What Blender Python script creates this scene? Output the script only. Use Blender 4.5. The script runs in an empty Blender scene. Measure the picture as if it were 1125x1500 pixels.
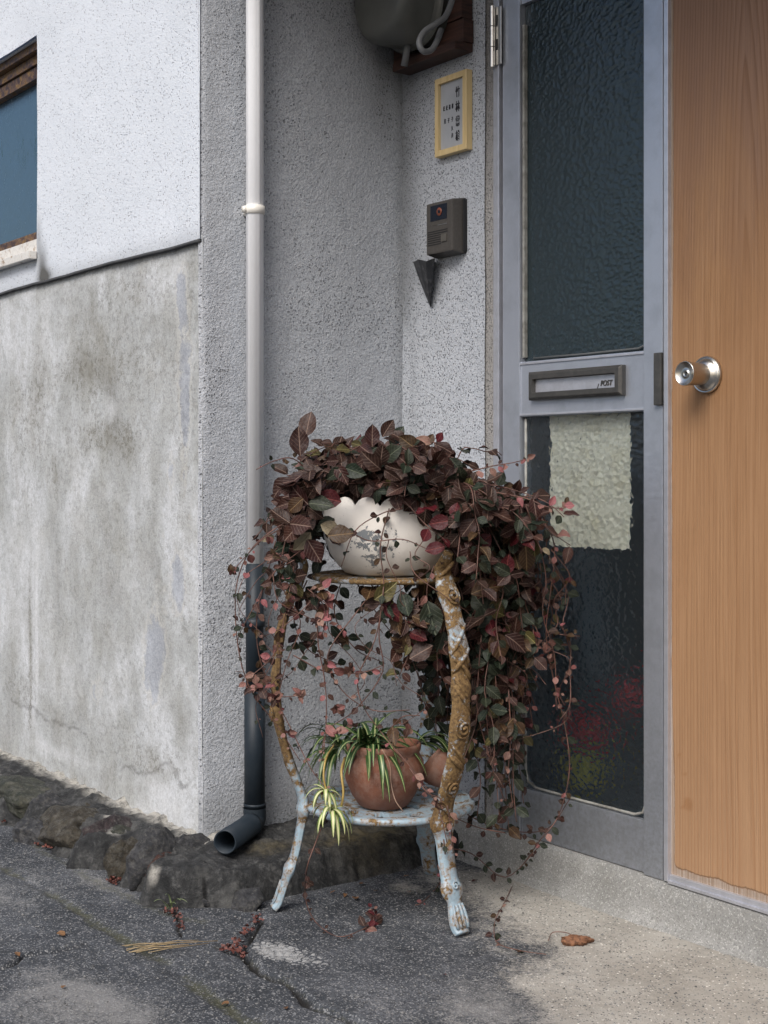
import bpy, bmesh, math, random
import numpy as np
from mathutils import Vector, Matrix

random.seed(7); rng = np.random.default_rng(7)
sc = bpy.context.scene
COL = sc.collection
R = math.radians

# ------------------------------------------------------------------ camera, sky, sun, exposure
# world: X runs along the door wall (to the right), Y goes into the house, Z up, metres.
EYE = 0.81
FW = (-0.80475, 0.59361); RT = (0.59361, 0.80475)      # camera forward / right in the XY plane
FPX, CX, HY = 2050.0, 562.5, 690.0
cd = bpy.data.cameras.new('camera'); cam = bpy.data.objects.new('camera', cd); COL.objects.link(cam)
cam.location = (0, 0, EYE)
cam.rotation_euler = (R(90), 0, math.atan2(-FW[0], FW[1]))
cd.sensor_fit = 'HORIZONTAL'; cd.sensor_width = 36; cd.lens = FPX / 1125 * 36
cd.shift_y = -60 / 1125; cd.clip_start = 0.05; cd.clip_end = 500
sc.camera = cam

SUN_EL, SUN_AZ = 46, 149          # azimuth of the sun's position, degrees clockwise from +Y
w = bpy.data.worlds.new('World'); sc.world = w; w.use_nodes = True
wn = w.node_tree; wn.nodes.clear()
sky = wn.nodes.new('ShaderNodeTexSky'); sky.sky_type = 'NISHITA'; sky.sun_disc = False
sky.sun_elevation = R(SUN_EL); sky.sun_rotation = R(SUN_AZ)
sky.air_density = 1.0; sky.dust_density = 4.0; sky.ozone_density = 1.0
hs = wn.nodes.new('ShaderNodeHueSaturation'); hs.inputs['Saturation'].default_value = 1.25
bgn = wn.nodes.new('ShaderNodeBackground'); bgn.inputs['Strength'].default_value = 0.10
wo = wn.nodes.new('ShaderNodeOutputWorld')
wn.links.new(sky.outputs[0], hs.inputs['Color']); wn.links.new(hs.outputs[0], bgn.inputs[0]); wn.links.new(bgn.outputs[0], wo.inputs[0])
sd = bpy.data.lights.new('sun', 'SUN'); sd.energy = 2.1; sd.angle = R(32); sd.color = (1.0, 0.998, 0.99)
sun = bpy.data.objects.new('sun', sd); COL.objects.link(sun)
sdir = Vector((math.sin(R(SUN_AZ)) * math.cos(R(SUN_EL)), math.cos(R(SUN_AZ)) * math.cos(R(SUN_EL)), math.sin(R(SUN_EL))))
sun.rotation_euler = sdir.to_track_quat('Z', 'Y').to_euler()
sun.location = (0, 0, 6)
sc.view_settings.view_transform = 'Standard'; sc.view_settings.look = 'None'
sc.view_settings.gamma = 1; sc.view_settings.exposure = 0.55; sc.view_settings.use_curve_mapping = False

# ------------------------------------------------------------------ measuring the place from the photograph (sizes in metres)
def ray(px): k = px - CX; return FW[0] * FPX + RT[0] * k, FW[1] * FPX + RT[1] * k
def at(px, py, d):
    lat = (px - CX) / FPX * d
    return Vector((FW[0] * d + RT[0] * lat, FW[1] * d + RT[1] * lat, EYE - (py - HY) / FPX * d))
def onY(px, py, Y): rx, ry = ray(px); t = Y / ry; return Vector((rx * t, Y, EYE + (HY - py) * t))
def onX(px, py, X): rx, ry = ray(px); t = X / rx; return Vector((X, ry * t, EYE + (HY - py) * t))
def onZ(px, py, z=0.0): return at(px, py, (EYE - z) * FPX / (py - HY))
D = 1.887            # door wall
XC = -2.488          # side wall of the recess
YA = 1.381           # street wall
def XD(px): return onY(px, 0, D).x
def ZD(px, py): return onY(px, py, D).z

# ------------------------------------------------------------------ numpy noise
_perm = rng.permutation(4096)
def _h(ix, iy, s): return _perm[(ix * 73 + _perm[(iy * 31 + s * 17) & 4095]) & 4095] / 4095.0
def vnoise(x, y, s=0):
    x = np.asarray(x, float); y = np.asarray(y, float)
    ix = np.floor(x).astype(int); iy = np.floor(y).astype(int); fx = x - ix; fy = y - iy
    fx = fx * fx * (3 - 2 * fx); fy = fy * fy * (3 - 2 * fy)
    a = _h(ix, iy, s); b = _h(ix + 1, iy, s); c = _h(ix, iy + 1, s); d = _h(ix + 1, iy + 1, s)
    return (a * (1 - fx) + b * fx) * (1 - fy) + (c * (1 - fx) + d * fx) * fy
def fbm(x, y, o=4, s=0):
    v = 0; a = 0.5; t = 0
    for i in range(o): v = v + a * vnoise(x * 2 ** i, y * 2 ** i, s + i * 5); t += a; a *= 0.5
    return v / t
def sstep(a, b, x): t = np.clip((x - a) / (b - a), 0, 1); return t * t * (3 - 2 * t)
def polydist(x, y, pts):
    d = np.full(np.shape(x), 1e9)
    for (ax, ay), (bx, by) in zip(pts[:-1], pts[1:]):
        vx, vy = bx - ax, by - ay; L = vx * vx + vy * vy + 1e-12
        t = np.clip(((x - ax) * vx + (y - ay) * vy) / L, 0, 1)
        d = np.minimum(d, np.hypot(x - ax - t * vx, y - ay - t * vy))
    return d

# ------------------------------------------------------------------ object helpers
WL = {}
def thing(name, label, cat, loc, group=None, kind=None):
    o = bpy.data.objects.new(name, None); o.empty_display_size = 0.05; COL.objects.link(o)
    o.location = loc; WL[o.name] = Vector(loc); meta(o, label, cat, group, kind); return o
def meta(o, label=None, cat=None, group=None, kind=None):
    if label: o['label'] = label
    if cat: o['category'] = cat
    if group: o['group'] = group
    if kind: o['kind'] = kind
    return o
def place(name, me, parent, c):
    o = bpy.data.objects.new(name, me); COL.objects.link(o)
    if parent: o.parent = parent; o.location = Vector(c) - WL[parent.name]
    else: o.location = c
    WL[o.name] = Vector(c); return o
def obj(name, V, Fc, mats, parent=None, smooth=True, uv=None, mi=None, attrs=None, centre=True, bevel=0, weld=False):
    V = np.asarray([tuple(v) for v in V] if not isinstance(V, np.ndarray) else V, float)
    c = (V.min(0) + V.max(0)) / 2 if centre else np.zeros(3)
    if centre and not parent: c[2] = V[:, 2].min()
    me = bpy.data.meshes.new(name)
    me.from_pydata((V - c).tolist(), [], [tuple(map(int, f)) for f in Fc])
    if not isinstance(mats, (list, tuple)): mats = [mats]
    for m in mats: me.materials.append(m)
    if mi is not None: me.polygons.foreach_set('material_index', list(mi))
    if uv is not None:
        l = me.uv_layers.new(name='UVMap'); idx = np.empty(len(me.loops), int); me.loops.foreach_get('vertex_index', idx)
        l.data.foreach_set('uv', np.asarray(uv, float)[idx].ravel())
    if attrs:
        for k, a in attrs.items():
            at_ = me.attributes.new(k, 'FLOAT', 'POINT'); at_.data.foreach_set('value', np.asarray(a, np.float32).ravel())
    if smooth: me.polygons.foreach_set('use_smooth', [True] * len(me.polygons))
    me.update()
    bm = bmesh.new(); bm.from_mesh(me); bmesh.ops.recalc_face_normals(bm, faces=bm.faces)
    if bevel:
        es = [e for e in bm.edges if len(e.link_faces) == 2 and e.calc_face_angle(0) > 0.6]
        bmesh.ops.bevel(bm, geom=es, offset=bevel, segments=2, profile=0.7, affect='EDGES', clamp_overlap=True)
        for f in bm.faces: f.smooth = False
    bm.to_mesh(me); bm.free()
    return place(name, me, parent, c)
class MB:
    def __init__(s): s.v = []; s.f = []; s.mi = []; s.uv = []
    def add(s, v, f, mi=0, uv=None):
        n = len(s.v); s.v += [tuple(p) for p in v]; s.f += [tuple(i + n for i in q) for q in f]; s.mi += [mi] * len(f)
        s.uv += list(uv) if uv is not None else [(0, 0)] * len(v); return s
    def box(s, a, b, mi=0):
        x0, y0, z0 = a; x1, y1, z1 = b
        v = [(x0, y0, z0), (x1, y0, z0), (x1, y1, z0), (x0, y1, z0), (x0, y0, z1), (x1, y0, z1), (x1, y1, z1), (x0, y1, z1)]
        return s.add(v, [(0, 3, 2, 1), (4, 5, 6, 7), (0, 1, 5, 4), (1, 2, 6, 5), (2, 3, 7, 6), (3, 0, 4, 7)], mi)
    def tube(s, pts, rad, n=8, mi=0, cap=True):
        pts = [Vector(p) for p in pts]; m = len(pts)
        if not hasattr(rad, '__len__'): rad = [rad] * m
        t0 = (pts[1] - pts[0]).normalized(); up = Vector((0, 0, 1)) if abs(t0.z) < 0.9 else Vector((1, 0, 0))
        nx = t0.cross(up).normalized(); V = []; Fc = []
        for i in range(m):
            t = (pts[min(i + 1, m - 1)] - pts[max(i - 1, 0)])
            t = t.normalized() if t.length > 1e-9 else t0
            nx = (nx - t * nx.dot(t)).normalized(); ny = t.cross(nx)
            for k in range(n):
                a = 2 * math.pi * k / n; V.append(pts[i] + (nx * math.cos(a) + ny * math.sin(a)) * rad[i])
        for i in range(m - 1):
            for k in range(n): Fc.append((i * n + k, i * n + (k + 1) % n, (i + 1) * n + (k + 1) % n, (i + 1) * n + k))
        if cap: Fc.append(tuple(range(n))[::-1]); Fc.append(tuple((m - 1) * n + k for k in range(n)))
        return s.add(V, Fc, mi)
    def lathe(s, prof, c, axis='z', n=32, mi=0, wob=None):
        c = Vector(c); V = []; Fc = []
        ax = Vector(axis) if not isinstance(axis, str) else Vector((0, 0, 1)); ax.normalize()
        e1 = ax.orthogonal().normalized(); e2 = ax.cross(e1); 
        for i, (r, h) in enumerate(prof):
            for k in range(n):
                a = 2 * math.pi * k / n; rr = r * (wob(a, h) if wob else 1)
                V.append(c + ax * h + (e1 * math.cos(a) + e2 * math.sin(a)) * rr)
        for i in range(len(prof) - 1):
            for k in range(n): Fc.append((i * n + k, i * n + (k + 1) % n, (i + 1) * n + (k + 1) % n, (i + 1) * n + k))
        return s.add(V, Fc, mi)
    def obj(s, name, mats, parent=None, **k):
        if len(set(s.mi)) > 1: k['mi'] = s.mi
        return obj(name, s.v, s.f, mats, parent, **k)
def box(name, a, b, mat, parent=None, bevel=0.0015):
    lo = [min(p, q) for p, q in zip(a, b)]; hi = [max(p, q) for p, q in zip(a, b)]
    return MB().box(lo, hi).obj(name, mat, parent, smooth=False, bevel=bevel)
def grid(nu, nv):
    i, j = np.meshgrid(np.arange(nu - 1), np.arange(nv - 1), indexing='ij'); a = (i * nv + j).ravel()
    return np.stack([a, a + nv, a + nv + 1, a + 1], 1)
def catmull(P, n=6):
    P = [Vector(p) for p in P]; Q = [P[0] * 2 - P[1]] + P + [P[-1] * 2 - P[-2]]; out = []
    for i in range(1, len(Q) - 2):
        a, b, c, d = Q[i - 1:i + 3]
        for k in range(n):
            t = k / n; out.append(0.5 * ((2 * b) + (c - a) * t + (2 * a - 5 * b + 4 * c - d) * t * t + (3 * b - a - 3 * c + d) * t ** 3))
    out.append(P[-1]); return out

# ------------------------------------------------------------------ material helper
class M:
    def __init__(s, name):
        s.m = bpy.data.materials.new(name); s.m.use_nodes = True; s.t = s.m.node_tree; s.n = s.t.nodes; s.n.clear()
        s.b = s.n.new('ShaderNodeBsdfPrincipled'); o = s.n.new('ShaderNodeOutputMaterial'); s.t.links.new(s.b.outputs[0], o.inputs[0])
        s._pos = None
    def lk(s, a, i):
        if hasattr(a, 'is_output'): s.t.links.new(a, i)
        elif isinstance(a, (tuple, list)): i.default_value = (*a, 1) if len(a) == 3 and len(i.default_value) == 4 else a
        else: i.default_value = a
    def pos(s):
        if s._pos is None: s._pos = s.n.new('ShaderNodeNewGeometry').outputs['Position']
        return s._pos
    def obj(s): return s.n.new('ShaderNodeTexCoord').outputs['Object']
    def uv(s): return s.n.new('ShaderNodeTexCoord').outputs['UV']
    def attr(s, k): a = s.n.new('ShaderNodeAttribute'); a.attribute_name = k; return a.outputs['Fac']
    def scale(s, v, sc_):
        n = s.n.new('ShaderNodeMapping'); s.lk(v, n.inputs[0]); n.inputs['Scale'].default_value = sc_; return n.outputs[0]
    def noise(s, scale, detail=3, rough=0.5, v=None, dist=0, col=False):
        n = s.n.new('ShaderNodeTexNoise'); s.lk(v or s.pos(), n.inputs['Vector']); n.inputs['Scale'].default_value = scale
        n.inputs['Detail'].default_value = detail; n.inputs['Roughness'].default_value = rough; n.inputs['Distortion'].default_value = dist
        return n.outputs[1 if col else 0]
    def vor(s, scale, v=None, feat='F1', out=0, rnd=1, smooth=None):
        n = s.n.new('ShaderNodeTexVoronoi'); n.feature = feat; s.lk(v or s.pos(), n.inputs['Vector']); n.inputs['Scale'].default_value = scale
        n.inputs['Randomness'].default_value = rnd
        if smooth is not None: n.inputs['Smoothness'].default_value = smooth
        return n.outputs[out]
    def ramp(s, f, st):
        n = s.n.new('ShaderNodeValToRGB'); s.lk(f, n.inputs[0]); e = n.color_ramp.elements
        while len(e) < len(st): e.new(0.5)
        for x, (p, c) in zip(e, st):
            x.position = p; x.color = (c, c, c, 1) if not hasattr(c, '__len__') else (*c, 1)
        return n.outputs[0]
    def mix(s, f, a, b, mode='MIX'):
        n = s.n.new('ShaderNodeMix'); n.data_type = 'RGBA'; n.blend_type = mode
        s.lk(f, n.inputs[0]); s.lk(a, n.inputs[6]); s.lk(b, n.inputs[7]); return n.outputs[2]
    def math(s, op, a, b=0.0, clamp=False):
        n = s.n.new('ShaderNodeMath'); n.operation = op; n.use_clamp = clamp; s.lk(a, n.inputs[0]); s.lk(b, n.inputs[1]); return n.outputs[0]
    def sep(s, v): n = s.n.new('ShaderNodeSeparateXYZ'); s.lk(v, n.inputs[0]); return n.outputs
    def bump(s, h, dist, strength=1, nrm=None):
        n = s.n.new('ShaderNodeBump'); s.lk(h, n.inputs['Height']); n.inputs['Distance'].default_value = dist; n.inputs['Strength'].default_value = strength
        if nrm is not None: s.lk(nrm, n.inputs['Normal'])
        return n.outputs[0]
    def out(s, base=None, rough=None, nrm=None, **k):
        if base is not None: s.lk(base, s.b.inputs['Base Color'])
        if rough is not None: s.lk(rough, s.b.inputs['Roughness'])
        if nrm is not None: s.lk(nrm, s.b.inputs['Normal'])
        for a, v in k.items(): s.lk(v, s.b.inputs[a.replace('_', ' ')])
        return s.m

# --- stucco
def stucco(name, light, dark, pit, pitcol, size, amp, dirt_shade=None, grain=0.5):
    m = M(name)
    big = m.noise(1.6, 5, 0.6, v=m.scale(m.pos(), (1, 1, 0.5))); mid = m.noise(9, 5, 0.65, v=m.scale(m.pos(), (1, 1, 0.4)))
    base = m.mix(m.ramp(big, [(0.35, 0), (0.65, 1)]), dark, light)
    base = m.mix(m.math('MULTIPLY', m.ramp(mid, [(0.4, 0), (0.7, 1)]), 0.25), base, dark)
    g = m.noise(size, 3, 0.6); g2 = m.noise(size * 0.45, 2, 0.5)
    wv_ = m.mix(0.004, m.pos(), m.noise(size * 0.8, 2, 0.5, col=True))
    vn = m.n.new('ShaderNodeTexVoronoi'); vn.inputs['Scale'].default_value = size * 0.62; m.lk(wv_, vn.inputs['Vector'])
    rnd = m.sep(vn.outputs['Color'])[0]
    pm = m.math('MULTIPLY', m.ramp(vn.outputs['Distance'], [(0.26, 1), (0.42, 0)]), m.ramp(rnd, [(pit, 0), (pit + 0.25, 1)]))
    pm = m.math('MULTIPLY', pm, m.ramp(m.noise(11, 3), [(0.3, 0.7), (0.6, 1)]))
    h = m.math('ADD', m.math('MULTIPLY', g, 0.8), m.math('MULTIPLY', g2, 0.7))
    base = m.mix(m.math('MULTIPLY', pm, 0.85), base, pitcol)
    base = m.mix(grain, base, m.mix(1.0, base, m.ramp(g, [(0.35, 0.4), (0.6, 1.0)]), 'MULTIPLY'))
    if dirt_shade:
        base = m.mix(m.math('MULTIPLY', m.attr('dirt_shade'), dirt_shade[1], True), base, dirt_shade[0])  # the attribute carries wall dirt and painted shade alike
    h2 = m.math('SUBTRACT', h, m.math('MULTIPLY', pm, 0.9))
    return m.out(base, 0.9, m.bump(h2, amp, 1.0), Specular_IOR_Level=0.25)
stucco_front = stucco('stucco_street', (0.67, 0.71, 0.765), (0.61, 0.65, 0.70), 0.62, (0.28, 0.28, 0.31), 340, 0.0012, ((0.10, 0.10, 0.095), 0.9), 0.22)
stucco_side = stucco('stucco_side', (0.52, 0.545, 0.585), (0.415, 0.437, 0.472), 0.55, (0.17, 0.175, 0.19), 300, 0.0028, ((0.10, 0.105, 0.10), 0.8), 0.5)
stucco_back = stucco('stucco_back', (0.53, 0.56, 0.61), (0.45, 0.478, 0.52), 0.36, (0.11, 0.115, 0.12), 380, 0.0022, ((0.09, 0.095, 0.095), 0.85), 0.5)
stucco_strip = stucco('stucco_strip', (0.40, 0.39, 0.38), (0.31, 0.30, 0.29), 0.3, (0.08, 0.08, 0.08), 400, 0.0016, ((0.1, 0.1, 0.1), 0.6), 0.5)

# --- lower render of the street wall (old concrete with stains)
m = M('old_render')
stretch = m.scale(m.pos(), (1, 1, 0.7))
n1 = m.noise(3.2, 6, 0.62, v=stretch, dist=0.4); n2 = m.noise(14, 5, 0.6, v=stretch); n3 = m.noise(75, 4, 0.7); n4 = m.noise(320, 3, 0.7)
base = m.ramp(n1, [(0.28, (0.30, 0.30, 0.29)), (0.45, (0.43, 0.445, 0.445)), (0.58, (0.60, 0.62, 0.64)), (0.75, (0.53, 0.545, 0.55))])
base = m.mix(m.math('MULTIPLY', m.ramp(n2, [(0.42, 0), (0.66, 1)]), 0.42), base, (0.29, 0.285, 0.25))
sp = m.ramp(m.math('ADD', n3, m.math('MULTIPLY', n4, 0.6)), [(0.80, 0), (0.93, 1)])
base = m.mix(m.math('MULTIPLY', m.math('MULTIPLY', sp, m.ramp(m.attr('dark'), [(0.0, 0.35), (0.7, 1)])), 0.8), base, (0.15, 0.145, 0.125))
wob = m.math('MULTIPLY', m.math('SUBTRACT', m.math('ADD', m.math('MULTIPLY', m.noise(9, 6, 0.7, v=stretch), 0.6), m.math('MULTIPLY', m.noise(40, 5, 0.7), 0.4)), 0.5), 2.4)
base = m.mix(m.math('MULTIPLY', m.ramp(m.math('ADD', m.attr('dark'), wob), [(0.1, 0), (0.9, 1)]), 0.62), base, (0.19, 0.18, 0.145))
base = m.mix(m.math('MULTIPLY', m.ramp(m.math('ADD', m.attr('pale'), wob), [(0.25, 0), (0.9, 1)]), 0.62), base, (0.66, 0.675, 0.69))
base = m.mix(m.math('MULTIPLY', m.ramp(m.math('ADD', m.attr('blue'), m.math('MULTIPLY', wob, 0.8)), [(0.25, 0), (0.55, 1)]), 0.5), base, (0.32, 0.35, 0.42))
rimm = m.ramp(m.math('ADD', m.attr('blue'), m.math('MULTIPLY', wob, 0.8)), [(0.22, 0), (0.33, 1), (0.36, 1), (0.44, 0)])
base = m.mix(m.math('MULTIPLY', rimm, 0.35), base, (0.62, 0.60, 0.54))
base = m.mix(m.math('MULTIPLY', m.attr('hair'), 0.5), base, (0.09, 0.085, 0.075))
grain = m.math('SUBTRACT', m.math('MULTIPLY', m.math('ADD', n3, n4), 0.5), m.math('MULTIPLY', sp, 0.3))
base = m.mix(0.5, base, m.mix(1.0, base, m.ramp(m.noise(190, 4, 0.75), [(0.35, 0.5), (0.62, 1.0)]), 'MULTIPLY'))
old_render = m.out(base, 0.88, m.bump(grain, 0.0016), Specular_IOR_Level=0.3)

# --- ground
m = M('paving')
ag = m.vor(430, out=1); agd = m.vor(430); n_f = m.noise(300, 4, 0.8); n_m = m.noise(38, 5, 0.65); n_l = m.noise(5, 5, 0.6)
asp = m.ramp(n_l, [(0.3, (0.020, 0.023, 0.028)), (0.5, (0.048, 0.053, 0.061)), (0.72, (0.115, 0.121, 0.133))])
asp = m.mix(m.ramp(n_m, [(0.5, 0), (0.68, 0.55)]), asp, (0.12, 0.125, 0.135))
asp = m.mix(m.ramp(n_m, [(0.3, 0.6), (0.46, 0)]), asp, (0.03, 0.034, 0.04))
lum = m.sep(m.vor(260, out=1))[0]; fine_ = m.sep(ag)[0]
asp = m.mix(m.ramp(fine_, [(0.80, 0), (0.95, 0.6)]), asp, (0.34, 0.34, 0.34))
asp = m.mix(m.ramp(fine_, [(0.15, 0.7), (0.35, 0)]), asp, (0.025, 0.027, 0.031))
con = m.ramp(n_l, [(0.3, (0.25, 0.235, 0.205)), (0.6, (0.38, 0.365, 0.33)), (0.8, (0.44, 0.43, 0.40))])
con = m.mix(m.math('MULTIPLY', m.ramp(n_m, [(0.45, 0), (0.7, 1)]), 0.35), con, (0.25, 0.23, 0.20))
con = m.mix(m.math('MULTIPLY', m.ramp(lum, [(0.80, 0), (0.84, 1)]), m.ramp(m.vor(260), [(0.30, 1), (0.5, 0)])), con, (0.07, 0.072, 0.08))
con = m.mix(m.math('MULTIPLY', m.ramp(lum, [(0.06, 1), (0.09, 0)]), m.ramp(m.vor(260), [(0.30, 1), (0.5, 0)])), con, (0.66, 0.63, 0.58))
edge = m.math('MULTIPLY', m.math('SUBTRACT', m.math('ADD', m.math('MULTIPLY', m.noise(22, 6, 0.75), 0.45), m.math('MULTIPLY', m.noise(170, 4, 0.85), 0.55)), 0.5), 3.2)
bm_ = m.ramp(m.math('ADD', m.attr('beige'), edge), [(0.30, 0), (0.80, 1)])
base = m.mix(bm_, asp, con)
dust = m.ramp(m.math('ADD', m.attr('dust'), m.math('MULTIPLY', edge, 1.0)), [(0.35, 0), (0.9, 1)])
base = m.mix(m.math('MULTIPLY', dust, 0.55), base, (0.30, 0.295, 0.285))
lic = m.vor(75, v=m.mix(0.012, m.pos(), m.noise(60, 3, 0.6, col=True)), feat='DISTANCE_TO_EDGE')
licm = m.math('MULTIPLY', m.ramp(m.math('SUBTRACT', m.math('ADD', m.attr('lichen'), m.math('MULTIPLY', edge, 0.7)), m.ramp(lic, [(0.0, 0.6), (0.22, 0)])), [(0.5, 0), (0.58, 1)]), 0.85)
base = m.mix(m.math('MULTIPLY', licm, m.ramp(m.noise(90, 4, 0.8), [(0.38, 0.25), (0.55, 0.95)])), base, (0.42, 0.42, 0.41))
base = m.mix(m.math('MULTIPLY', m.ramp(m.math('ADD', m.attr('moss'), edge), [(0.3, 0), (0.8, 1)]), 0.65), base, (0.065, 0.065, 0.03))
base = m.mix(m.ramp(m.math('ADD', m.attr('crack'), m.math('MULTIPLY', edge, 0.15)), [(0.35, 0), (0.75, 1)]), base, (0.018, 0.017, 0.016))
h = m.math('ADD', m.math('MULTIPLY', agd, 0.6), m.math('MULTIPLY', n_f, 0.7))
paving = m.out(base, 0.88, m.bump(h, 0.0016), Specular_IOR_Level=0.3)

m = M('footing_concrete')
n_l = m.noise(9, 7, 0.75, dist=0.5); n_f = m.noise(200, 5, 0.8); n_m = m.noise(42, 6, 0.75)
base = m.ramp(n_l, [(0.3, (0.014, 0.015, 0.016)), (0.5, (0.042, 0.043, 0.044)), (0.7, (0.13, 0.13, 0.125))])
base = m.mix(m.ramp(n_m, [(0.52, 0), (0.66, 0.6)]), base, (0.17, 0.17, 0.165))
base = m.mix(m.ramp(n_m, [(0.34, 0.7), (0.46, 0)]), base, (0.018, 0.019, 0.019))
base = m.mix(m.math('MULTIPLY', m.ramp(m.attr('pale'), [(0.2, 0), (0.8, 1)]), m.ramp(n_m, [(0.35, 0.2), (0.55, 1)])), base, (0.50, 0.48, 0.43))
base = m.mix(m.math('MULTIPLY', m.ramp(m.attr('ochre'), [(0.2, 0), (0.9, 1)]), m.ramp(n_m, [(0.35, 0), (0.6, 0.75)])), base, (0.13, 0.10, 0.04))
base = m.mix(m.ramp(n_f, [(0.62, 0), (0.7, 0.35)]), base, (0.30, 0.29, 0.27))
base = m.mix(m.ramp(n_f, [(0.28, 0.6), (0.38, 0)]), base, (0.02, 0.02, 0.02))
base = m.mix(m.ramp(m.attr('crack'), [(0.3, 0), (0.8, 1)]), base, (0.012, 0.012, 0.012))
footing = m.out(base, 0.9, m.bump(m.math('ADD', n_f, m.math('MULTIPLY', n_m, 2.5)), 0.0055), Specular_IOR_Level=0.3)

m = M('sill_concrete')
n_l = m.noise(6, 5, 0.6); n_f = m.noise(260, 5, 0.8); ag = m.sep(m.vor(480, out=1))[0]
base = m.ramp(n_l, [(0.3, (0.20, 0.20, 0.19)), (0.7, (0.31, 0.31, 0.30))])
base = m.mix(m.ramp(ag, [(0.75, 0), (0.95, 0.6)]), base, (0.12, 0.12, 0.12))
base = m.mix(m.ramp(ag, [(0.05, 0.4), (0.2, 0)]), base, (0.6, 0.6, 0.57))
base = m.mix(m.math('MULTIPLY', m.ramp(m.noise(30, 5, 0.7), [(0.45, 0), (0.7, 1)]), 0.4), base, (0.17, 0.165, 0.15))
sill_concrete = m.out(base, 0.9, m.bump(n_f, 0.0018), Specular_IOR_Level=0.3)

def stone_mat(name, a, b, c):
    m = M(name); v = m.obj()
    n = m.noise(24, 6, 0.7, v=v, dist=0.6)
    base = m.ramp(n, [(0.34, a), (0.5, b), (0.64, c)])
    base = m.mix(m.ramp(m.noise(70, 6, 0.8, v=v), [(0.5, 0), (0.62, 0.55)]), base, (0.16, 0.155, 0.14))
    base = m.mix(m.ramp(m.noise(90, 6, 0.8, v=v), [(0.36, 0.8), (0.47, 0)]), base, (0.018, 0.018, 0.018))
    base = m.mix(m.ramp(m.noise(130, 3, 0.7, v=v), [(0.62, 0), (0.72, 0.4)]), base, (0.25, 0.25, 0.23))
    return m.out(base, 0.7, m.bump(m.math('ADD', m.noise(60, 6, 0.8, v=v), m.vor(26, v=v)), 0.014), Specular_IOR_Level=0.4)
stone_green = stone_mat('stone_green', (0.0170, 0.0204, 0.0150), (0.0408, 0.0449, 0.0326), (0.0884, 0.0850, 0.0612))
stone_purple = stone_mat('stone_purple', (0.0136, 0.0102, 0.0116), (0.0340, 0.0231, 0.0258), (0.0680, 0.0510, 0.0510))
stone_grey = stone_mat('stone_grey', (0.0204, 0.0218, 0.0245), (0.0442, 0.0449, 0.0490), (0.0952, 0.0952, 0.0986))
stone_red = stone_mat('stone_red', (0.0272, 0.0102, 0.0082), (0.0612, 0.0238, 0.0190), (0.0884, 0.0476, 0.0374))
stone_brown = stone_mat('stone_brown', (0.0204, 0.0170, 0.0122), (0.0510, 0.0422, 0.0286), (0.0952, 0.0850, 0.0646))

# --- metals, paint, plastics
m = M('aluminium')
v = m.scale(m.pos(), (1, 1, 0.02)); br = m.noise(600, 2, 0.5, v=v); dirt_shade = m.noise(12, 5, 0.7); fine = m.noise(110, 4, 0.7)
base = m.mix(m.ramp(dirt_shade, [(0.45, 0), (0.75, 0.5)]), (0.50, 0.53, 0.59), (0.28, 0.30, 0.325))
z_ = m.sep(m.pos())[2]
foot_tone = m.math('MULTIPLY', m.ramp(z_, [(0.12, 1), (0.55, 0)]), m.ramp(fine, [(0.35, 0.2), (0.65, 1)]))  # mottled darkening towards the bottom
base = m.mix(m.math('MULTIPLY', foot_tone, 0.55), base, (0.17, 0.17, 0.16))
alu = m.out(base, m.ramp(fine, [(0.3, 0.36), (0.7, 0.52)]), m.bump(br, 0.00012), Metallic=0.75)
m = M('aluminium_clean'); alu2 = m.out(m.mix(m.ramp(m.noise(40, 4, 0.7), [(0.4, 0), (0.7, 0.4)]), (0.60, 0.61, 0.66), (0.35, 0.35, 0.36)), 0.4, Metallic=0.7)
m = M('steel'); steel = m.out(m.mix(m.ramp(m.noise(90, 4, 0.7), [(0.5, 0), (0.75, 0.5)]), (0.62, 0.60, 0.56), (0.30, 0.27, 0.22)), 0.28, Metallic=1.0)
m = M('knob_bronze'); knob_side = m.out((0.48, 0.44, 0.39), 0.33, Metallic=1.0)
m = M('bronze_anodised'); bronze = m.out(m.mix(m.ramp(m.noise(60, 4, 0.7), [(0.4, 0), (0.7, 0.6)]), (0.075, 0.073, 0.07), (0.12, 0.115, 0.105)), 0.42, Metallic=0.5)
m = M('black_gap'); black = m.out((0.012, 0.012, 0.013), 0.7)
m = M('gasket_rubber'); gasket = m.out(m.mix(m.ramp(m.noise(50, 4, 0.7), [(0.4, 0), (0.65, 1)]), (0.30, 0.30, 0.28), (0.15, 0.145, 0.13)), 0.6)
m = M('gasket_dark'); gasket2 = m.out((0.10, 0.105, 0.105), 0.6)
m = M('intercom_plastic'); ic_plastic = m.out(m.mix(m.ramp(m.noise(200, 3, 0.7), [(0.4, 0), (0.7, 0.5)]), (0.055, 0.05, 0.045), (0.085, 0.08, 0.075)), 0.5, m.bump(m.noise(900, 2), 0.0002))
m = M('intercom_window'); ic_glass = m.out((0.006, 0.010, 0.020), 0.12)
m = M('lens_orange'); ic_lens = m.out((0.20, 0.06, 0.035), 0.25)
m = M('button_plastic'); ic_button = m.out((0.085, 0.08, 0.07), 0.45)
m = M('shard_metal'); shard = m.out(m.mix(m.ramp(m.noise(70, 5, 0.7), [(0.5, 0), (0.72, 0.8)]), (0.035, 0.036, 0.04), (0.18, 0.18, 0.18)), 0.45, Metallic=0.4)
m = M('pale_wood')
g = m.noise(40, 4, 0.6, v=m.scale(m.pos(), (3, 3, 0.25)))
pale_wood = m.out(m.ramp(g, [(0.3, (0.56, 0.41, 0.19)), (0.7, (0.70, 0.55, 0.30))]), 0.5, m.bump(g, 0.0003))
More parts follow.
